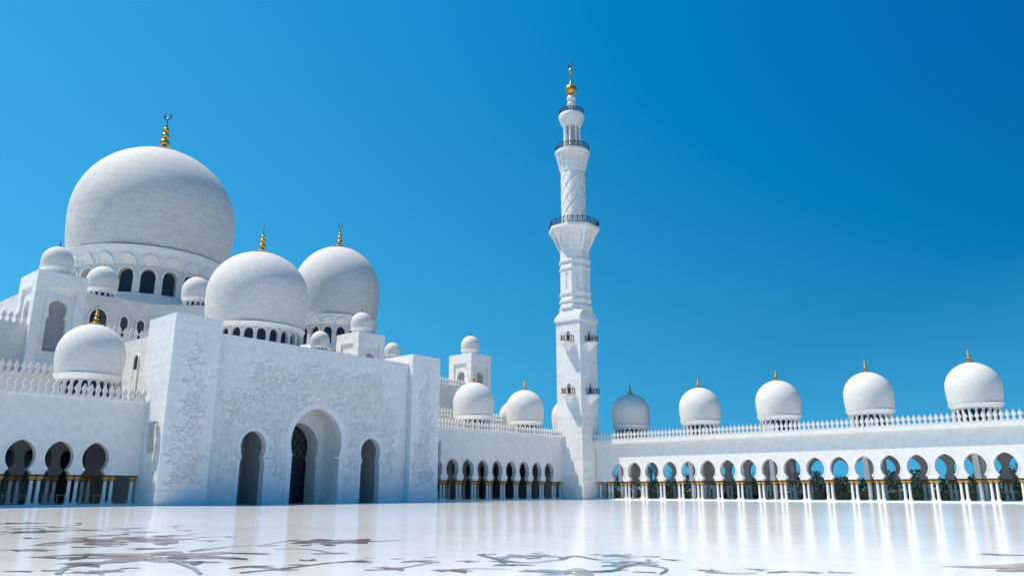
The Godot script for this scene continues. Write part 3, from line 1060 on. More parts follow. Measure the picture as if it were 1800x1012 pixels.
# ---------------------------------------------------------------- domes
func domes() -> void:
	var o := thing("great_dome", Vector3(-66.6, 37.4, -60), "largest white dome, on a windowed drum topped by a golden finial with crescent", "dome")
	build_dome(o, 16.0, 0.56, 1.0, 14.7, 5.4, 4.0, 24, [1.28, 0.15, 4.9], 9.6, true, M.dome, true)
	# scalloped blind arches under the lip
	var scal := arch_band(arch(1.4, 6.2, 6.2, 1.4, 6.6, 1.4, 8.3, 8, false), 0.24, -0.3, 0.2).mesh()
	for k in 24:
		var b := Basis(Vector3.UP, TAU * (k + 0.5) / 24)
		inst("blind_arch", scal, M.marble, o, Transform3D(b * Basis(Vector3.RIGHT, 0.34), b * Vector3(0, -0.545, 12.72)))
	o = thing("dome", Vector3(-67.5, 21.44, -15.2), "middle-sized white dome directly behind the gate wall", "dome")
	build_dome(o, 8.05, 0.66, 0.94, 7.3, 4.8, 0.8, 24, [0.68, 1.5, 4.65], 5.2, false, M.dome, true)
	o = thing("dome", Vector3(-19.25, 35.3, -60), "large white dome with crescent finial right of the middle dome", "dome")
	build_dome(o, 10.8, 0.69, 1.09, 9.8, 4.8, 2.7, 20, [1.0, 0.15, 4.4], 6.6, true, M.dome, true)
	var scal3 := arch_band(arch(1.15, 5.2, 5.2, 1.15, 5.5, 1.15, 6.8, 8, false), 0.2, -0.3, 0.18).mesh()
	for k in 20:
		var b := Basis(Vector3.UP, TAU * (k + 0.5) / 20)
		inst("blind_arch", scal3, M.marble, o, Transform3D(b * Basis(Vector3.RIGHT, 0.42), b * Vector3(0, 0.07, 7.75)))
	# arcade domes, one kind
	var grp := "white domes along the arcade roofs"
	var a := thing("arcade_dome", Vector3(7, 11.59, 9.5), "grey-looking arcade dome in shade just right of the minaret", "dome", grp)
	build_dome(a, 4.0, 0.62, 1.0, 3.4, 2.6, 0.8, 22, [0.34, 0.3, 2.5], 3.0, false, M.dome_small, false)
	a.set_meta("base_name", "arcade_dome")
	copy_of(a, Vector3(7, 11.59, 25.4), "second arcade dome right of the minaret, first one in full sun")
	copy_of(a, Vector3(7, 11.59, 41.3), "middle one of the five arcade domes right of the minaret")
	copy_of(a, Vector3(7, 11.59, 57.2), "fourth arcade dome right of the minaret, second from right edge")
	copy_of(a, Vector3(7, 11.59, 73.05), "rightmost and nearest arcade dome of the right wing")
	copy_of(a, Vector3(-94.9, 12.32, -7), "arcade dome above the left arcade, in front of the left tower")
	copy_of(a, Vector3(-24.0, 12.32, -7), "arcade dome in front of the slim tower right of the gate")
	copy_of(a, Vector3(-8.3, 12.32, -7), "arcade dome nearest the minaret on its left, on the front row")
	copy_of(a, Vector3(7.5, 11.95, -7), "arcade dome mostly hidden behind the minaret, only its left rim showing")
	copy_of(a, Vector3(7.0, 12.6, -22.5), "arcade dome peeping out behind the dome left of the minaret")
	# small roof domes
	grp = "small domes on the prayer hall roof"
	var s := thing("roof_dome", Vector3(-82.2, 33.4, -41), "small roof dome before the great drum, beside the left tower", "dome", grp)
	build_dome(s, 2.55, 0.5, 1.06, 2.1, 1.25, 0.75, 14, [0.26, 0.3, 1.1], 1.5, false, M.dome_small, false)
	s.set_meta("base_name", "roof_dome")
	copy_of(s, Vector3(-68.2, 33.4, -35), "small roof dome at the right foot of the great drum, beside the middle dome")
	var c := copy_of(s, Vector3(-33.8, 31.2, -45), "small roof dome between the middle dome and the block tower")
	c.scale = Vector3.ONE * 0.82
	c = copy_of(s, Vector3(-17.0, 31.0, -40), "small grey roof dome right of the block tower behind the gate")
	c.scale = Vector3.ONE * 0.72
	var mb := MB.new()
	mb.box(Vector3(-36.6, 23.72, -47.6), Vector3(-31.0, 31.18, -42.2))
	mb.box(Vector3(-20.0, 23.72, -43), Vector3(-14.0, 30.98, -37))
	put("dome_plinth", mb, M.hall, get_node("prayer_hall"))

# ---------------------------------------------------------------- pavilion towers
func towers() -> void:
	var o := thing("pavilion_tower", Vector3(-95.17, 16.22, -23.5), "square tower with keyhole niches and a small dome at far left", "tower", "square pavilion towers of the prayer hall")
	var h := 15.2
	var hx := 3.26
	var hz := 3.5
	var niche := arch(1.28, 4.1, 9.0, 0.98, 10.2, 1.2, 11.4, 10)
	var k := 0
	for d in [[FRONT, hx, hz], [LEFT, hz, hx], [RIGHT, hz, hx]]:
		var b: Basis = d[0]
		var w: float = d[1]
		var z: float = d[2]
		# outer frame, then a set-back panel with the keyhole niche
		var mb := MB.new()
		var frame: Array = [Vector2(1.98, 2.6), Vector2(1.98, 13.2), Vector2(0, 13.2)]
		bay(mb, -w + (0.502 if k == 2 else 0.0), w - (0.502 if k == 1 else 0.0), 0, h, frame, 0, -0.5, 0, T(b, b * Vector3(0, 0, z)), true, false)
		var wall := put("wall", mb, M.ashlar, o)
		mb = MB.new()
		bay(mb, -2.2, 2.2, 2.4, 13.4, niche, 0, -0.95, -0.30, T(b, b * Vector3(0, 0, z)), true, false)
		put("panel", mb, M.ashlar, wall)
		mb = MB.new()
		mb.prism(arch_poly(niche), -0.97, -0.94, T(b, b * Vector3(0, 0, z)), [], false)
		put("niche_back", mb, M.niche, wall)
		k += 1
	var mb := MB.new()
	mb.box(Vector3(-hx + 1.26, -6.0, -hz), Vector3(hx - 1.26, h - 0.02, hz - 1.26))
	mb.box(Vector3(-hx + 0.02, -6.0, -hz + 0.02), Vector3(hx - 0.02, 2.38, hz - 0.52))
	mb.box(Vector3(-hx + 0.52, 13.42, -hz + 0.02), Vector3(hx - 0.52, h - 0.03, hz - 0.52))
	mb.box(Vector3(-hx + 0.03, h, -hz + 0.03), Vector3(hx - 0.03, h + 0.06, hz - 0.03))
	put("core", mb, M.ashlar, o)
	mb = MB.new()
	var p: Array = [Vector2(2.15, h + 0.06), Vector2(2.1, h + 0.3), Vector2(1.85, h + 0.45), Vector2(1.85, h + 0.95), Vector2(2.12, h + 1.15), Vector2(2.15, h + 1.3), Vector2(2.15, h + 1.55), Vector2(2.0, h + 1.56)]
	mb.lathe(p, 48)
	put("dome_ring", mb, M.marble, o)
	mb = MB.new()
	var dp := dome_profile(2.12, 0.42, 1.08)
	mb.lathe(dp, 64, Vector3(0, h + 1.56, 0), false, 0.0, 4.0)
	put("dome_shell", mb, M.dome_small, o)
	finial(o, Vector3(0, h + 1.5 + dp[-1].y, 0), 1.25, false, M.crescent)
	o.set_meta("base_name", "pavilion_tower")
	copy_of(o, Vector3(-39.36, 16.22, -23.5), "square domed tower looking out over the right half of the gate wall")
	copy_of(o, Vector3(-7.9, 16.22, -23.5), "slim square domed tower standing alone between gate and minaret")

# ---------------------------------------------------------------- minaret
func flare(o: Node3D, called: String, n: int, y0: float, r0: float, y1: float, r1: float, phase: float, hole: float) -> void:
	# slanted facets, each with a pointed opening, on a ring of n; r are distances to the facets
	var mb := MB.new()
	var prof: Array = []
	for q in [[0.66, 0.10], [0.70, 0.35], [0.66, 0.55], [0.52, 0.72], [0.30, 0.85], [0.0, 0.95]]:
		prof.append(Vector2(q[0] * hole, q[1]))
	for k in n:
		var b := Basis(Vector3.UP, TAU * k / n + phase)
		var f := func(p: Vector3) -> Vector3:
			var rr := lerpf(r0, r1, pow(p.y, 1.25))
			var hw := rr * tan(PI / n)
			return b * Vector3(p.x * hw, lerpf(y0, y1, p.y), rr + p.z)
		# fine steps up the slope come from the arch points themselves
		bay(mb, -1.0, 1.0, 0.0, 1.0, prof, 0.0, -0.45, 0.0, f, false, true)
	put(called, mb, M.marble, o)
	mb = MB.new()
	mb.lathe([Vector2(r0 * 0.97 / cos(PI / n), y0), Vector2(lerpf(r0, r1, 0.10) / cos(PI / n), lerpf(y0, y1, 0.45)), Vector2(lerpf(r0, r1, 0.42) / cos(PI / n), lerpf(y0, y1, 0.75)), Vector2(lerpf(r0, r1, 0.7) / cos(PI / n), lerpf(y0, y1, 0.99))], n, Vector3.ZERO, true, phase + PI / n + PI / 2)
	put(called + "_core", mb, M.marble, o)

func ring_railing(o: Node3D, n: int, r: float, y: float, h: float, posts: int) -> void:
	# n straight panels of posts, rails and crossed bars
	var hw := r * tan(PI / n)
	var mb := MB.new()
	for s in [0.12, h - 0.08]:
		mb.box(Vector3(-hw, s, -0.04), Vector3(hw, s + 0.1, 0.04))
	for i in posts:
		var x0 := -hw + 2 * hw * i / posts
		var x1 := -hw + 2 * hw * (i + 1) / posts
		mb.box(Vector3(x0 - 0.07, 0, -0.07), Vector3(x0 + 0.07, h + 0.18, 0.07))
		for s in [0, 1]:
			mb.tube([Vector3(x0, 0.2 if s else h - 0.1, 0), Vector3(x1, h - 0.1 if s else 0.2, 0)], [0.035, 0.035], 4)
		mb.tube([Vector3((x0 + x1) / 2, 0.15, 0), Vector3((x0 + x1) / 2, h - 0.05, 0)], [0.03, 0.03], 4)
	var m := mb.mesh()
	for k in n:
		var b := Basis(Vector3.UP, TAU * k / n)
		inst("railing", m, M.rail_dark, o, Transform3D(b, b * Vector3(0, y, r)))

func minaret() -> void:
	var o := thing("minaret", Vector3(-1.47, 0, 1.85), "tall white minaret with three balconies and golden top in the courtyard corner", "minaret")
	var hs := 3.1
	var mb := MB.new()
	mb.box(Vector3(-hs, 0, -hs), Vector3(hs, 36.7, hs))
	put("square_shaft", mb, M.ashlar, o)
	mb = MB.new()
	mb.box(Vector3(-hs - 0.08, 0, -hs - 0.08), Vector3(hs + 0.08, 1.75, hs + 0.08))
	mb.box(Vector3(-hs - 0.13, 1.752, -hs - 0.13), Vector3(hs + 0.13, 1.95, hs + 0.13))
	put("plinth", mb, M.ashlar, o)
	mb = MB.new()
	mb.box(Vector3(-hs - 0.28, 36.702, -hs - 0.28), Vector3(hs + 0.28, 37.5, hs + 0.28))
	put("cornice", mb, M.marble, o)
	# square to octagon
	mb = MB.new()
	var a := 3.05
	var c := a * tan(PI / 8)
	var bb := hs + 0.2
	for k in 4:
		var b := Basis(Vector3.UP, PI / 2 * k)
		var up := b * Vector3(0, 0.4, 1)
		mb.quad(b * Vector3(-bb, 37.502, bb), b * Vector3(bb, 37.502, bb), b * Vector3(c, 39.6, a), b * Vector3(-c, 39.6, a), up)
		mb.flat(b * Vector3(bb, 37.502, bb), b * Vector3(a, 39.6, c), b * Vector3(c, 39.6, a), b * Vector3(1, 0.6, 1))
	put("spur_base", mb, M.marble, o)
	# octagonal shaft with mouldings; lathe radii are to the corners
	mb = MB.new()
	var q := 1.0 / cos(PI / 8)
	var prof: Array = []
	for s in [[3.12, 39.5], [3.38, 39.5], [3.38, 40.1], [3.1, 40.3], [3.1, 41.0], [3.34, 41.1], [3.34, 41.6], [3.05, 41.8], [3.05, 42.6], [3.28, 42.7], [3.28, 43.2], [2.9, 43.2], [2.9, 48.3], [3.25, 48.3], [3.25, 48.9], [3.05, 49.1], [3.05, 49.9], [3.3, 50.0], [3.3, 50.5], [3.0, 50.7], [3.0, 54.5]]:
		prof.append(Vector2(s[0] * q, s[1]))
	mb.lathe(prof, 8, Vector3.ZERO, true, PI / 8)
	put("octagonal_shaft", mb, M.ashlar, o)
	# niche panels round the octagon
	var niche := arch(0.26, 43.7, 46.6, 0.24, 47.0, 0.34, 47.6, 6, false)
	mb = MB.new()
	var pw := 3.06 * tan(PI / 8)
	bay(mb, -pw, pw, 43.2, 48.3, niche, 0, -0.16, 0, T(FRONT, Vector3.ZERO), true, false)
	var pm := mb.mesh()
	for k in 8:
		var b := Basis(Vector3.UP, TAU * k / 8)
		inst("niche_panel", pm, M.marble, o, Transform3D(b, b * Vector3(0, 0, 3.06)))
	# first balcony
	flare(o, "corbel", 8, 52.6, 3.02, 57.4, 5.15, 0.0, 1.0)
	mb = MB.new()
	mb.lathe([Vector2(5.0 * q, 57.3), Vector2(5.35 * q, 57.4), Vector2(5.35 * q, 58.0), Vector2(0, 58.0)], 8, Vector3.ZERO, true, PI / 8)
	put("balcony_floor", mb, M.marble, o)
	ring_railing(o, 8, 5.2, 58.0, 1.45, 4)
	# round shaft faced with diamond scales
	mb = MB.new()
	mb.lathe([Vector2(2.9, 58.0), Vector2(2.9, 58.8), Vector2(2.58, 59.0), Vector2(2.58, 72.5)], 48)
	put("round_shaft", mb, M.marble, o)
	mb = MB.new()
	var nd := 8
	var w := PI / nd * 0.96
	var hh := 1.5
	var ctr := Vector3(0, 0, 2.66)
	var rows := [[Vector2(0, -hh), Vector2(-0.5, -hh / 2), Vector2(-1, 0)], [Vector2(0, -hh), Vector2(0.5, -hh / 2), Vector2(1, 0)]]
	var ring: Array = []
	for t in 16:
		var s := t / 4
		var u := (t % 4) / 4.0
		var cs := [Vector2(0, -1), Vector2(1, 0), Vector2(0, 1), Vector2(-1, 0)]
		ring.append(cs[s].lerp(cs[(s + 1) % 4], u) * 0.93)
	for i in 16:
		var e0: Vector2 = ring[i]
		var e1: Vector2 = ring[(i + 1) % 16]
		var g := func(e: Vector2, rr: float) -> Vector3:
			return Vector3(sin(e.x * w) * rr, e.y * hh, cos(e.x * w) * rr)
		var lift := func(e: Vector2) -> float: return 2.62 + 0.20 * (0.5 - 0.5 * e.y)
		var m0: Vector3 = g.call(e0, lift.call(e0))
		var m1: Vector3 = g.call(e1, lift.call(e1))
		mb.flat(Vector3(0, 0, 2.78), m0, m1, Vector3(0, 0, 1))
		mb.quad(m0, m1, g.call(e1, 2.5), g.call(e0, 2.5), Vector3(e0.x + e1.x, e0.y + e1.y, 0))
	var dmesh := mb.mesh()
	for rr in 8:
		for k in nd:
			inst("diamond_scale", dmesh, M.block[(rr * 3 + k) % 4], o, Transform3D(Basis(Vector3.UP, TAU * (k + 0.5 * (rr % 2)) / nd), Vector3(0, 60.4 + rr * hh, 0)))
	# second balcony
	flare(o, "corbel", 16, 71.6, 2.75, 75.9, 3.75, 0.0, 0.95)
	mb = MB.new()
	mb.lathe([Vector2(3.6, 75.8), Vector2(3.95, 76.0), Vector2(4.0, 76.3), Vector2(3.95, 76.6), Vector2(0, 76.6)], 48)
	put("balcony_floor", mb, M.marble, o)
	ring_railing(o, 12, 3.75, 76.6, 1.35, 2)
	# lantern with slender columns
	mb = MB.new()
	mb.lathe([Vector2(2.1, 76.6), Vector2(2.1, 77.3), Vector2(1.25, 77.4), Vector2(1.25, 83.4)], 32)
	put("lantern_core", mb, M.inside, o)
	mb = MB.new()
	mb.lathe([Vector2(0.32, 77.3), Vector2(0.34, 77.6), Vector2(0.27, 77.8), Vector2(0.25, 82.4), Vector2(0.4, 83.0), Vector2(0.45, 83.3)], 14)
	var lc := mb.mesh()
	for k in 8:
		var b := Basis(Vector3.UP, TAU * (k + 0.5) / 8)
		inst("lantern_column", lc, M.marble, o, Transform3D(b, b * Vector3(0, 0, 1.72)))
	# third balcony
	mb = MB.new()
	mb.lathe([Vector2(1.3, 83.0), Vector2(2.15, 83.1), Vector2(2.3, 83.5), Vector2(2.7, 84.4), Vector2(2.95, 85.2), Vector2(3.0, 85.7), Vector2(2.9, 86.0), Vector2(0, 86.0)], 48)
	put("balcony_floor", mb, M.carved, o)
	ring_railing(o, 12, 2.75, 86.0, 1.1, 2)
	mb = MB.new()
	mb.lathe([Vector2(1.5, 86.0), Vector2(0.9, 86.6), Vector2(0.5, 87.6), Vector2(0.45, 88.0), Vector2(0.75, 88.35), Vector2(0.95, 88.8), Vector2(0.92, 89.2), Vector2(0.7, 89.55), Vector2(0.72, 89.65), Vector2(1.0, 90.0), Vector2(1.05, 90.4), Vector2(0.9, 90.8), Vector2(0.6, 91.2), Vector2(0.3, 91.4)], 32)
	put("turned_stem", mb, M.marble, o)
	mb = MB.new()
	prof = []
	for i in range(-9, 10):
		var t := PI / 2 * i / 9.4
		prof.append(Vector2(1.4 * cos(t), 92.7 + 1.35 * sin(t)))
	prof.append_array([Vector2(0.45, 94.15), Vector2(0.2, 94.5), Vector2(0.16, 96.6), Vector2(0.26, 96.8), Vector2(0.14, 97.0), Vector2(0.42, 97.5), Vector2(0.45, 97.8), Vector2(0.25, 98.2), Vector2(0.08, 98.5), Vector2(0.0, 98.9)])
	mb.lathe(prof, 32)
	var fin := put("finial", mb, M.gold, o)
	mb = MB.new()
	var pts: Array = []
	var rad: Array = []
	for i in 25:
		var t := PI / 2 + 0.14 + (TAU - 0.28) * i / 24.0
		pts.append(Vector3(cos(t) * 0.55, 99.4 + sin(t) * 0.55, 0))
		rad.append(0.04 + 0.11 * pow(sin(PI * i / 24.0), 1.5))
	mb.tube(pts, rad, 8)
	inst("crescent", mb.mesh(), M.crescent, fin, Transform3D(Basis(Vector3.UP, deg_to_rad(-49.5)), Vector3.ZERO))
	# four small wooden balconies on the square shaft
	for y in [21.0, 32.1]:
		for b in [LEFT, FRONT]:
			wall_balcony(o, b, b * Vector3(0.15, y, hs))

func wall_balcony(o: Node3D, b: Basis, at: Vector3) -> void:
	# bay with canted sides on an inverted pyramid
	var mb := MB.new()
	var w := 1.35
	var d := 2.0
	var plan := [Vector3(-w, 0, 0), Vector3(-w, 0, 0.7), Vector3(-0.5, 0, d), Vector3(0.5, 0, d), Vector3(w, 0, 0.7), Vector3(w, 0, 0)]
	var tip := Vector3(0, -2.1, 0)
	var dn := Vector3(0, -0.42, 0)
	for i in 5:
		var p: Vector3 = plan[i]
		var q: Vector3 = plan[i + 1]
		var out := (p + q) * 0.5 + Vector3(0, 0, 0.1)
		mb.quad(p, q, q + dn, p + dn, out)
		mb.flat(p + dn * 1.01, q + dn * 1.01, tip, out - Vector3.UP)
		mb.flat(p, q, Vector3.ZERO, Vector3.UP)
	var bal := inst("wall_balcony", mb.mesh(), M.marble, o, Transform3D(b, at))
	mb = MB.new()
	var rail: Array = []
	for i in 5:
		rail.append([plan[i] * 0.96 + Vector3(0, 0, 0.03), plan[i + 1] * 0.96 + Vector3(0, 0, 0.03), [1, 3, 3, 3, 1][i]])
	for r in rail:
		var p: Vector3 = r[0]
		var e: Vector3 = r[1]
		for hgt in [0.12, 1.0]:
			mb.tube([p + Vector3.UP * hgt, e + Vector3.UP * hgt], [0.05, 0.05], 4)
		for i in int(r[2]) + 1:
			var s: Vector3 = p.lerp(e, float(i) / r[2])
			var big: bool = i == 0 or i == int(r[2])
			mb.tube([s, s + Vector3.UP * (1.35 if big else 1.0)], [0.08 if big else 0.045, 0.08 if big else 0.045], 5)
	put("railing", mb, M.bronze, bal)
	var door := round_arch(0.48, 0.02, 2.35)
	mb = MB.new()
	mb.prism(arch_poly(door), 0.0, 0.02, T(FRONT, Vector3.ZERO), [], false)
	put("doorway", mb, M.niche, bal)
	mb = MB.new()
	mb.box(Vector3(-0.36, 0.02, 0.022), Vector3(0.36, 1.55, 0.04))
	put("door", mb, M.glass, bal)
	inst("door_surround", arch_band(door, 0.14, 0.0, 0.14).mesh(), M.marble, bal)

# ---------------------------------------------------------------- fittings
func fittings() -> void:
	var spots := [[Vector3(-90.62, 6.0, 3.3), "grey louvred column loudspeaker on the left side of the gate"], [Vector3(-44.45, 5.9, 4.4), "grey louvred column loudspeaker on the right side of the gate"]]
	var first: Node3D = null
	for s in spots:
		if first != null:
			copy_of(first, s[0], s[1], PI)
			continue
		var o := thing("loudspeaker", s[0], s[1], "loudspeaker", "column loudspeakers on the gate piers")
		first = o
		o.set_meta("base_name", "loudspeaker")
		# curved stack of boxes
		for k in 9:
			var mb := MB.new()
			var t := k / 8.0
			var lean := -0.22 * pow(1.0 - t, 2.0)
			var tr := Transform3D(Basis(Vector3.BACK, 0.22 * pow(1.0 - t, 2.0)), Vector3(-lean - 0.25, 0.15 + k * 0.38, 0))
			mb.box(Vector3(-0.24, 0, -0.36), Vector3(0.24, 0.345, 0.36), tr)
			for i in 3:
				mb.box(Vector3(-0.265, 0.05 + i * 0.1, -0.33), Vector3(-0.242, 0.1 + i * 0.1, 0.33), tr)
			put("speaker_box", mb, M.speaker, o)
		var mb := MB.new()
		mb.box(Vector3(0.0, 3.6, -0.08), Vector3(0.45, 3.75, 0.08))
		mb.box(Vector3(-0.3, 3.58, -0.5), Vector3(0.25, 3.68, 0.5))
		put("bracket", mb, M.metal, o)
	# barrier railings between the columns of the left arcade
	var names := ["low metal barrier railing in the first left arch beside the gate", "low metal barrier railing in the middle arch left of the gate", "low metal barrier railing in the left arch at the picture edge", "low metal barrier railing just past the left picture edge"]
	for k in 4:
		var x0 := -93.44 - 3.9 * (k + 1) + 0.72
		var o := thing("barrier_railing", Vector3(x0 + 1.2, 0.2, 0.05), names[k], "railing", "barrier railings of the left arcade")
		var mb := MB.new()
		mb.tube([Vector3(-1.2, 1.05, 0), Vector3(1.25, 1.05, 0)], [0.035, 0.035], 6)
		put("rail", mb, M.metal, o)
		for i in 4:
			mb = MB.new()
			var x := -1.1 + i * 0.75
			mb.tube([Vector3(x, 0, 0), Vector3(x, 1.05, 0)], [0.03, 0.03], 6)
			put("post", mb, M.metal, o)

# ---------------------------------------------------------------- garden beyond the right arcade
func leaf_card(mb: MB, p: Vector3, d: Vector3, ln: float, wd: float) -> void:
	var s := d.cross(Vector3(rng.randf() - 0.5, rng.randf() - 0.5, rng.randf() - 0.5)).normalized() * wd
	mb.quad(p, p + d * ln * 0.45 + s, p + d * ln, p + d * ln * 0.45 - s, d.cross(s))

func palm(at: Vector3, h: float, label: String) -> void:
	var o := thing("palm_tree", at, label, "palm tree", "palms beyond the right arcade")
	var mb := MB.new()
	var pts: Array = []
	var rad: Array = []
	for i in 13:
		pts.append(Vector3(0.15 * sin(i * 0.3), h * i / 12.0, 0.1 * cos(i * 0.4)))
		rad.append(lerpf(0.3, 0.2, i / 12.0) * (1.0 + 0.12 * (i % 2)))
	mb.tube(pts, rad, 8)
	put("trunk", mb, M.bark, o)
	mb = MB.new()
	for k in 34:
		var a := TAU * k * 0.382
		var el := lerpf(1.35, -0.7, k / 33.0)
		var d := Vector3(cos(a) * cos(el), sin(el), sin(a) * cos(el))
		var p := Vector3(0, h, 0)
		var ln := rng.randf_range(2.0, 2.7)
		for i in 14:
			d = (d + Vector3(0, -0.075, 0)).normalized()
			var nx := p + d * ln / 14.0
			mb.tube([p, nx], [0.025, 0.02], 3)
			if i > 1:
				var side := d.cross(Vector3.UP).normalized()
				for s in [-1.0, 1.0]:
					leaf_card(mb, nx, (side * s + d * 0.7 + Vector3(0, -0.25, 0)).normalized(), 0.62 * sin(PI * (i + 2) / 17.0), 0.035)
			p = nx
	put("crown", mb, M.leaf[k_of(at)], o)

func k_of(at: Vector3) -> int:
	return absi(int(at.z * 7.0)) % 3

func tree(at: Vector3, h: float, w: float, label: String) -> void:
	var o := thing("garden_tree", at, label, "tree", "leafy trees beyond the right arcade")
	var mb := MB.new()
	mb.tube([Vector3.ZERO, Vector3(0.1, h * 0.25, 0), Vector3(0.0, h * 0.5, 0.1), Vector3(0.1, h * 0.8, 0)], [0.28, 0.22, 0.15, 0.05], 8)
	var tips: Array = []
	for k in 9:
		var a := TAU * k / 9 + rng.randf()
		var p0 := Vector3(0, h * rng.randf_range(0.25, 0.55), 0)
		var p1 := Vector3(cos(a) * w * rng.randf_range(0.45, 0.8), h * rng.randf_range(0.45, 0.9), sin(a) * w * rng.randf_range(0.45, 0.8))
		mb.tube([p0, p0.lerp(p1, 0.5) + Vector3.UP * 0.2, p1], [0.1, 0.06, 0.02], 5)
		tips.append(p1)
	tips.append(Vector3(0, h * 0.9, 0))
	tips.append(Vector3(0, h * 0.65, 0))
	put("trunk", mb, M.bark, o)
	mb = MB.new()
	for c in tips:
		var r := w * rng.randf_range(0.34, 0.55)
		for i in 230:
			var d := Vector3(rng.randfn(), rng.randfn() * 0.8, rng.randfn()).normalized()
			var p: Vector3 = c + d * r * pow(rng.randf(), 0.4)
			leaf_card(mb, p, (d + Vector3(rng.randf() - 0.5, rng.randf() - 0.7, rng.randf() - 0.5)).normalized(), 0.26, 0.08)
	put("crown", mb, M.leaf[k_of(at)], o)

func hedge(x: float, z0: float, z1: float, h: float, w: float, label: String) -> void:
	var o := thing("hedge", Vector3(x, -0.08, (z0 + z1) / 2), label, "hedge", "clipped hedges beyond the right arcade")
	var half := (z1 - z0) / 2
	var mb := MB.new()
	mb.box(Vector3(-w * 0.42, 0, -half), Vector3(w * 0.42, h * 0.9, half))
	for i in 7000:
		var p := Vector3(rng.randf_range(-w, w) * 0.5, rng.randf_range(0.1, 1.0) * h, rng.randf_range(-half, half))
		if rng.randf() < 0.5:
			p.x = -w * rng.randf_range(0.42, 0.55)
		else:
			p.y = h * rng.randf_range(0.88, 1.06)
		leaf_card(mb, p, Vector3(rng.randf() - 0.7, rng.randf(), rng.randf() - 0.5).normalized(), 0.22, 0.07)
	put("foliage", mb, M.leaf[k_of(Vector3(0, 0, h * 3.0))], o)

func car(at: Vector3, turn: float, label: String) -> void:
	var o := thing("parked_car", at, label, "car", "white cars parked beyond the garden")
	o.rotation.y = turn
	var side := PackedVector2Array([Vector2(-2.3, 0.35), Vector2(2.3, 0.35), Vector2(2.35, 0.75), Vector2(2.2, 0.95), Vector2(1.35, 1.05), Vector2(0.75, 1.6), Vector2(-1.5, 1.68), Vector2(-2.25, 1.15), Vector2(-2.35, 0.7)])
	var mb := MB.new()
	mb.prism(side, -0.9, 0.9, T(FRONT, Vector3.ZERO))
	put("body", mb, M.car, o)
	for z in [-0.905, 0.905]:
		mb = MB.new()
		mb.prism(PackedVector2Array([Vector2(-1.85, 1.1), Vector2(1.1, 1.1), Vector2(0.68, 1.52), Vector2(-1.4, 1.58)]), z - 0.01, z + 0.01, T(FRONT, Vector3.ZERO))
		put("side_window", mb, M.glass, o)
		for x in [-1.45, 1.45]:
			mb = MB.new()
			mb.lathe([Vector2(0, -0.11), Vector2(0.34, -0.11), Vector2(0.34, 0.11), Vector2(0, 0.11)], 16)
			inst("wheel", mb.mesh(), M.tyre, o, Transform3D(Basis(Vector3.RIGHT, PI / 2), Vector3(x, 0.34, z)))

func garden() -> void:
	var mb := MB.new()
	mb.quad(Vector3(15.5, -0.08, -70), Vector3(140, -0.08, -70), Vector3(140, -0.08, 120), Vector3(15.5, -0.08, 120), Vector3.UP)
	put("lawn", mb, M.lawn, self).set_meta("kind", "structure")
	hedge(20.0, -20, 100, 1.0, 1.2, "low clipped hedge right behind the right arcade")
	hedge(30.0, -40, 100, 1.7, 1.6, "taller clipped hedge further out beyond the right arcade")
	palm(Vector3(40, -0.08, 30.7), 4.7, "palm framed in the sky of an arch in the middle of the right arcade")
	palm(Vector3(40, -0.08, 73.4), 5.4, "palm in the last arch at the right picture edge")
	palm(Vector3(36, -0.08, 22.5), 3.9, "short palm behind the seventh arch of the right arcade")
	palm(Vector3(44, -0.08, -8.0), 7.0, "tall palm filling the second arch right of the minaret")
	palm(Vector3(42, -0.08, -14.0), 6.0, "palm behind the first arch right of the minaret")
	palm(Vector3(38, -0.08, 2.0), 4.6, "palm behind the third and fourth arches of the right arcade")
	var spots := [[52, -22, 6.5, 3.0, "leafy tree low behind the arch beside the minaret"], [50, -3, 5.2, 2.6, "leafy tree behind the third arch of the right arcade"], [56, 9, 4.6, 2.6, "leafy tree behind the fifth arch of the right arcade"], [48, 18, 4.2, 2.4, "leafy tree behind the sixth arch of the right arcade"], [58, 27, 4.6, 2.8, "rounded leafy tree left of the palm in the right arcade"], [52, 36, 4.4, 2.6, "leafy tree right of the middle palm in the right arcade"], [60, 44, 4.8, 3.0, "leafy tree behind the twelfth arch of the right arcade"], [54, 52, 4.2, 2.6, "leafy tree low in the clear sky arch of the right arcade"], [50, 61, 4.4, 2.6, "leafy tree behind the fifteenth arch of the right arcade"], [58, 70, 5.0, 3.0, "leafy tree behind the seventeenth arch of the right arcade"], [46, 79, 5.6, 2.8, "dark leafy tree behind the arch at the right picture edge"], [62, -34, 7.0, 3.2, "leafy tree far behind the minaret side of the right arcade"], [44, 66, 3.8, 2.2, "small leafy tree behind the sixteenth arch of the right arcade"], [66, 16, 5.0, 3.0, "distant leafy tree behind the seventh arch of the right arcade"]]
	for s in spots:
		tree(Vector3(s[0], -0.08, s[1]), s[2], s[3], s[4])
	# a far belt of planting closes the view under the arches
	mb = MB.new()
	for i in 16000:
		var z := rng.randf_range(-140, 120)
		var p := Vector3(rng.randf_range(96, 108), pow(rng.randf(), 0.7) * (5.6 + 1.0 * sin(z * 0.21) + 0.8 * sin(z * 0.63)), z)
		leaf_card(mb, p, Vector3(rng.randf() - 0.6, rng.randf(), rng.randf() - 0.5).normalized(), 0.9, 0.34)
	tag(put("far_planting", mb, M.leaf[2], self), "far dark belt of shrubs at the end of the garden", "shrubs", "", "stuff")
	car(Vector3(60, -0.08, 19.6), 1.5, "white parked car behind the ninth arch, left of the middle palm")
	car(Vector3(61, -0.08, 25.0), 1.4, "white parked car hidden mostly by the middle palm")
	car(Vector3(60, -0.08, 46.5), 1.6, "white parked car in the arch with most open sky")

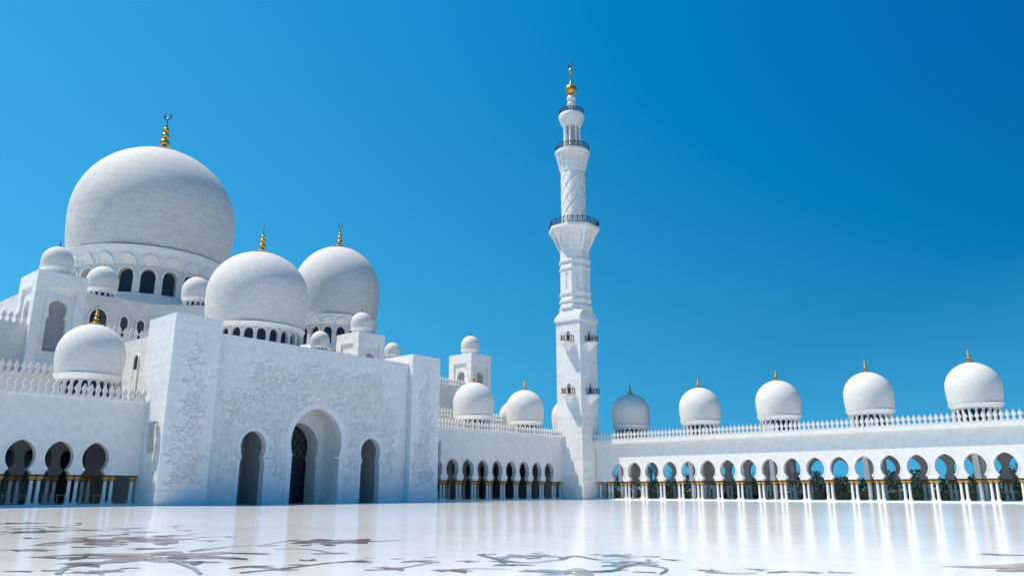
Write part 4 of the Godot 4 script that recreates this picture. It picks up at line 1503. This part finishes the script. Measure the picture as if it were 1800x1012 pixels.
# ---------------------------------------------------------------- floral floor inlay
func flat_shape(pts: Array, y: float) -> ArrayMesh:
	var mb := MB.new()
	var poly := PackedVector2Array(pts)
	var ids := Geometry2D.triangulate_polygon(poly)
	for k in range(0, ids.size(), 3):
		var a := poly[ids[k]]
		var b := poly[ids[k + 1]]
		var c := poly[ids[k + 2]]
		mb.flat(Vector3(a.x, y, a.y), Vector3(b.x, y, b.y), Vector3(c.x, y, c.y), Vector3.UP)
	return mb.mesh()

func leaf_outline(ln: float, wd: float, curl: float) -> Array:
	var l: Array = []
	var r: Array = []
	for i in 9:
		var t := i / 8.0
		var w := wd * pow(sin(PI * pow(t, 0.8)), 0.8) + 0.004
		var c := Vector2(ln * t, curl * ln * sin(PI * t) * 0.5)
		l.append(c + Vector2(0, w))
		r.append(c - Vector2(0, w))
	r.reverse()
	l.append_array(r)
	return l

func inlay_leaf(root: Node, called: String, at: Vector2, ang: float, ln: float, wd: float, mat: Material, y := 0.0085, curl := 0.0) -> void:
	inst(called, flat_shape(leaf_outline(ln, wd, curl), y), mat, root, Transform3D(Basis(Vector3.UP, -ang), Vector3(at.x, 0, at.y)))

func inlay_bloom(root: Node, at: Vector2, r: float, col: String) -> void:
	var pair: Array = {"mauve": ["mauve", "rose", "wine"], "wine": ["wine", "mauve", "rose"], "iris": ["iris", "sage", "teal"], "sage": ["sage", "teal", "wine"], "teal": ["teal", "sage", "iris"]}[col]
	var n := 7 if r > 1.0 else 5
	var a0 := rng.randf() * TAU
	for k in n:
		var a := a0 + TAU * k / n + rng.randf_range(-0.12, 0.12)
		inlay_leaf(root, "inlay_petal", at + Vector2(cos(a), sin(a)) * r * 0.16, a, r * rng.randf_range(0.8, 1.0), r * 0.25, M["inlay_" + pair[k % 2]], 0.0085, rng.randf_range(-0.3, 0.3))
	for k in n:
		var a := a0 + TAU * (k + 0.5) / n
		inlay_leaf(root, "inlay_petal", at + Vector2(cos(a), sin(a)) * r * 0.1, a, r * rng.randf_range(0.4, 0.55), r * 0.10, M["inlay_" + pair[(k + 1) % 3]], 0.0125, 0.1)
	for k in 3:
		var a := a0 + rng.randf() * TAU
		inlay_leaf(root, "inlay_leaf", at + Vector2(cos(a), sin(a)) * r * 0.9, a + rng.randf_range(-0.6, 0.6), r * rng.randf_range(0.4, 0.7), r * 0.09, M["inlay_" + ["sage", "teal"][k % 2]], 0.0165, rng.randf_range(-0.4, 0.4))

func inlay_stem(root: Node, pts: Array, w: float, mat: Material) -> void:
	var c := Curve2D.new()
	for i in pts.size():
		var p: Vector2 = pts[i]
		var t := Vector2.ZERO
		if i > 0 and i < pts.size() - 1:
			t = (pts[i + 1] - pts[i - 1]) / 6.0
		c.add_point(p, -t, t)
	var line := c.tessellate(4, 6.0)
	var l: Array = []
	var r: Array = []
	for i in line.size():
		var d := (line[mini(i + 1, line.size() - 1)] - line[maxi(i - 1, 0)]).normalized()
		var s := Vector2(-d.y, d.x) * w * lerpf(1.0, 0.45, float(i) / line.size())
		l.append(line[i] + s)
		r.append(line[i] - s)
	r.reverse()
	l.append_array(r)
	inst("inlay_stem", flat_shape(l, 0.0205), mat, root)

func inlay() -> void:
	var root := get_node("plaza")
	rng.seed = 77
	for b in [[-120.4, 67.09, 2.4, "mauve"], [-122.67, 74.83, 2.06, "mauve"], [-115.95, 73.26, 1.62, "wine"], [-116.29, 82.3, 0.9, "iris"], [-114.6, 84.0, 0.58, "iris"], [-116.22, 85.45, 0.83, "iris"], [-118.89, 85.61, 0.87, "iris"], [-120.3, 58.32, 1.36, "sage"], [-116.64, 87.68, 0.28, "teal"], [-125.41, 77.8, 0.52, "mauve"]]:
		inlay_bloom(root, Vector2(b[0], b[1]), b[2], b[3])
	# loose small leaves between the blooms of the left bed
	for i in 46:
		var u := rng.randf()
		var t := rng.randf()
		var p := Vector2(-116.6, 41.5).lerp(Vector2(-113.4, 58.1), u).lerp(Vector2(-126.6, 75.4).lerp(Vector2(-123.1, 77.9), u), t)
		var sz := rng.randf_range(0.35, 0.75)
		inlay_leaf(root, "inlay_leaf", p, rng.randf() * TAU, sz * 2.0, sz * 0.24, M["inlay_" + ["teal", "sage", "wine", "teal", "mauve"][i % 5]], 0.0165, rng.randf_range(-0.5, 0.5))
	for b in [[-122.98, 67.67, 0.57, "sage"], [-124.69, 75.54, 0.76, "sage"], [-122.92, 77.13, 0.73, "sage"], [-120.78, 75.88, 0.72, "teal"], [-121.8, 71.73, 0.51, "sage"], [-121.89, 69.75, 0.43, "sage"], [-124.21, 73.04, 0.84, "teal"], [-124.6, 69.5, 0.42, "teal"], [-124.16, 70.0, 0.52, "sage"], [-119.73, 55.16, 0.98, "teal"], [-118.29, 58.44, 0.61, "wine"], [-116.44, 58.17, 0.79, "teal"], [-117.65, 54.08, 1.02, "sage"], [-117.68, 47.88, 1.34, "wine"], [-117.67, 62.11, 0.85, "sage"], [-119.35, 63.39, 0.54, "teal"], [-117.94, 65.65, 0.77, "sage"], [-118.6, 69.68, 0.46, "sage"], [-116.9, 68.03, 0.37, "teal"], [-119.22, 77.4, 0.53, "sage"], [-118.61, 73.59, 0.4, "sage"], [-119.37, 81.29, 0.46, "wine"], [-121.07, 82.11, 0.49, "mauve"], [-120.43, 83.44, 0.47, "wine"], [-120.42, 80.06, 0.46, "wine"], [-119.15, 80.3, 0.19, "teal"], [-119.41, 79.48, 0.16, "sage"], [-118.27, 80.54, 0.18, "teal"], [-118.49, 82.09, 0.31, "wine"], [-116.57, 81.11, 0.25, "teal"], [-118.05, 82.84, 0.38, "teal"], [-118.61, 83.77, 0.5, "teal"], [-114.22, 84.74, 0.33, "sage"], [-114.75, 85.72, 0.32, "teal"], [-117.89, 86.78, 0.27, "teal"], [-118.15, 85.92, 0.48, "teal"], [-118.96, 84.97, 0.54, "sage"], [-115.45, 83.29, 0.25, "sage"], [-115.71, 88.39, 0.29, "sage"], [-116.02, 88.97, 0.35, "teal"], [-115.58, 89.48, 0.28, "teal"], [-115.23, 90.08, 0.28, "sage"], [-111.08, 92.14, 1.27, "rose"], [-111.76, 92.81, 0.98, "mauve"], [-107.6, 91.91, 0.59, "teal"], [-122.84, 79.44, 0.52, "wine"], [-122.63, 80.48, 0.35, "sage"], [-120.82, 78.86, 0.32, "teal"], [-121.76, 79.64, 0.23, "wine"], [-125.95, 76.78, 0.31, "teal"], [-125.74, 77.77, 0.3, "sage"], [-126.61, 76.39, 0.31, "wine"], [-124.73, 77.63, 0.23, "teal"]]:
		var a := atan2(0.760, 0.649) + rng.randf_range(-0.7, 0.7) + (PI if rng.randf() < 0.5 else 0.0)
		inlay_leaf(root, "inlay_leaf", Vector2(b[0], b[1]) - Vector2(cos(a), sin(a)) * b[2], a, b[2] * 2.2, b[2] * 0.27, M["inlay_" + b[3]], 0.0165, rng.randf_range(-0.5, 0.5))
		if b[2] < 0.7:
			var a2 := a + rng.randf_range(0.5, 1.1)
			inlay_leaf(root, "inlay_leaf", Vector2(b[0], b[1]), a2, b[2] * 1.3, b[2] * 0.2, M["inlay_" + b[3]], 0.0125, rng.randf_range(-0.5, 0.5))
	for b in [[[[-121.45, 73.84], [-119.75, 73.03], [-118.22, 72.82], [-115.97, 71.28]], "sage"], [[[-119.36, 74.94], [-118.7, 75.71], [-119.19, 77.74]], "sage"], [[[-123.1, 76.19], [-123.81, 78.7], [-124.32, 79.96]], "sage"], [[[-116.77, 80.88], [-117.69, 82.52], [-117.83, 83.56], [-116.58, 83.57]], "teal"], [[[-116.58, 83.57], [-115.5, 83.23], [-116.02, 84.49], [-114.72, 84.69]], "teal"], [[[-117.62, 85.95], [-116.63, 85.86], [-116.92, 86.78], [-118.06, 87.29]], "teal"], [[[-117.02, 87.8], [-116.95, 88.42], [-116.52, 88.74]], "teal"], [[[-126.27, 77.68], [-125.72, 76.46], [-124.94, 75.69]], "sage"], [[[-121.56, 81.92], [-120.82, 82.2], [-119.36, 81.78]], "mauve"], [[[-120.68, 83.33], [-119.74, 83.47], [-119.35, 84.32]], "mauve"], [[[-123.67, 80.37], [-122.48, 80.26], [-120.97, 79.89], [-119.93, 79.9]], "wine"]]:
		var pts: Array = []
		for p in b[0]:
			pts.append(Vector2(p[0], p[1]))
		inlay_stem(root, pts, 0.075, M["inlay_" + b[1]])
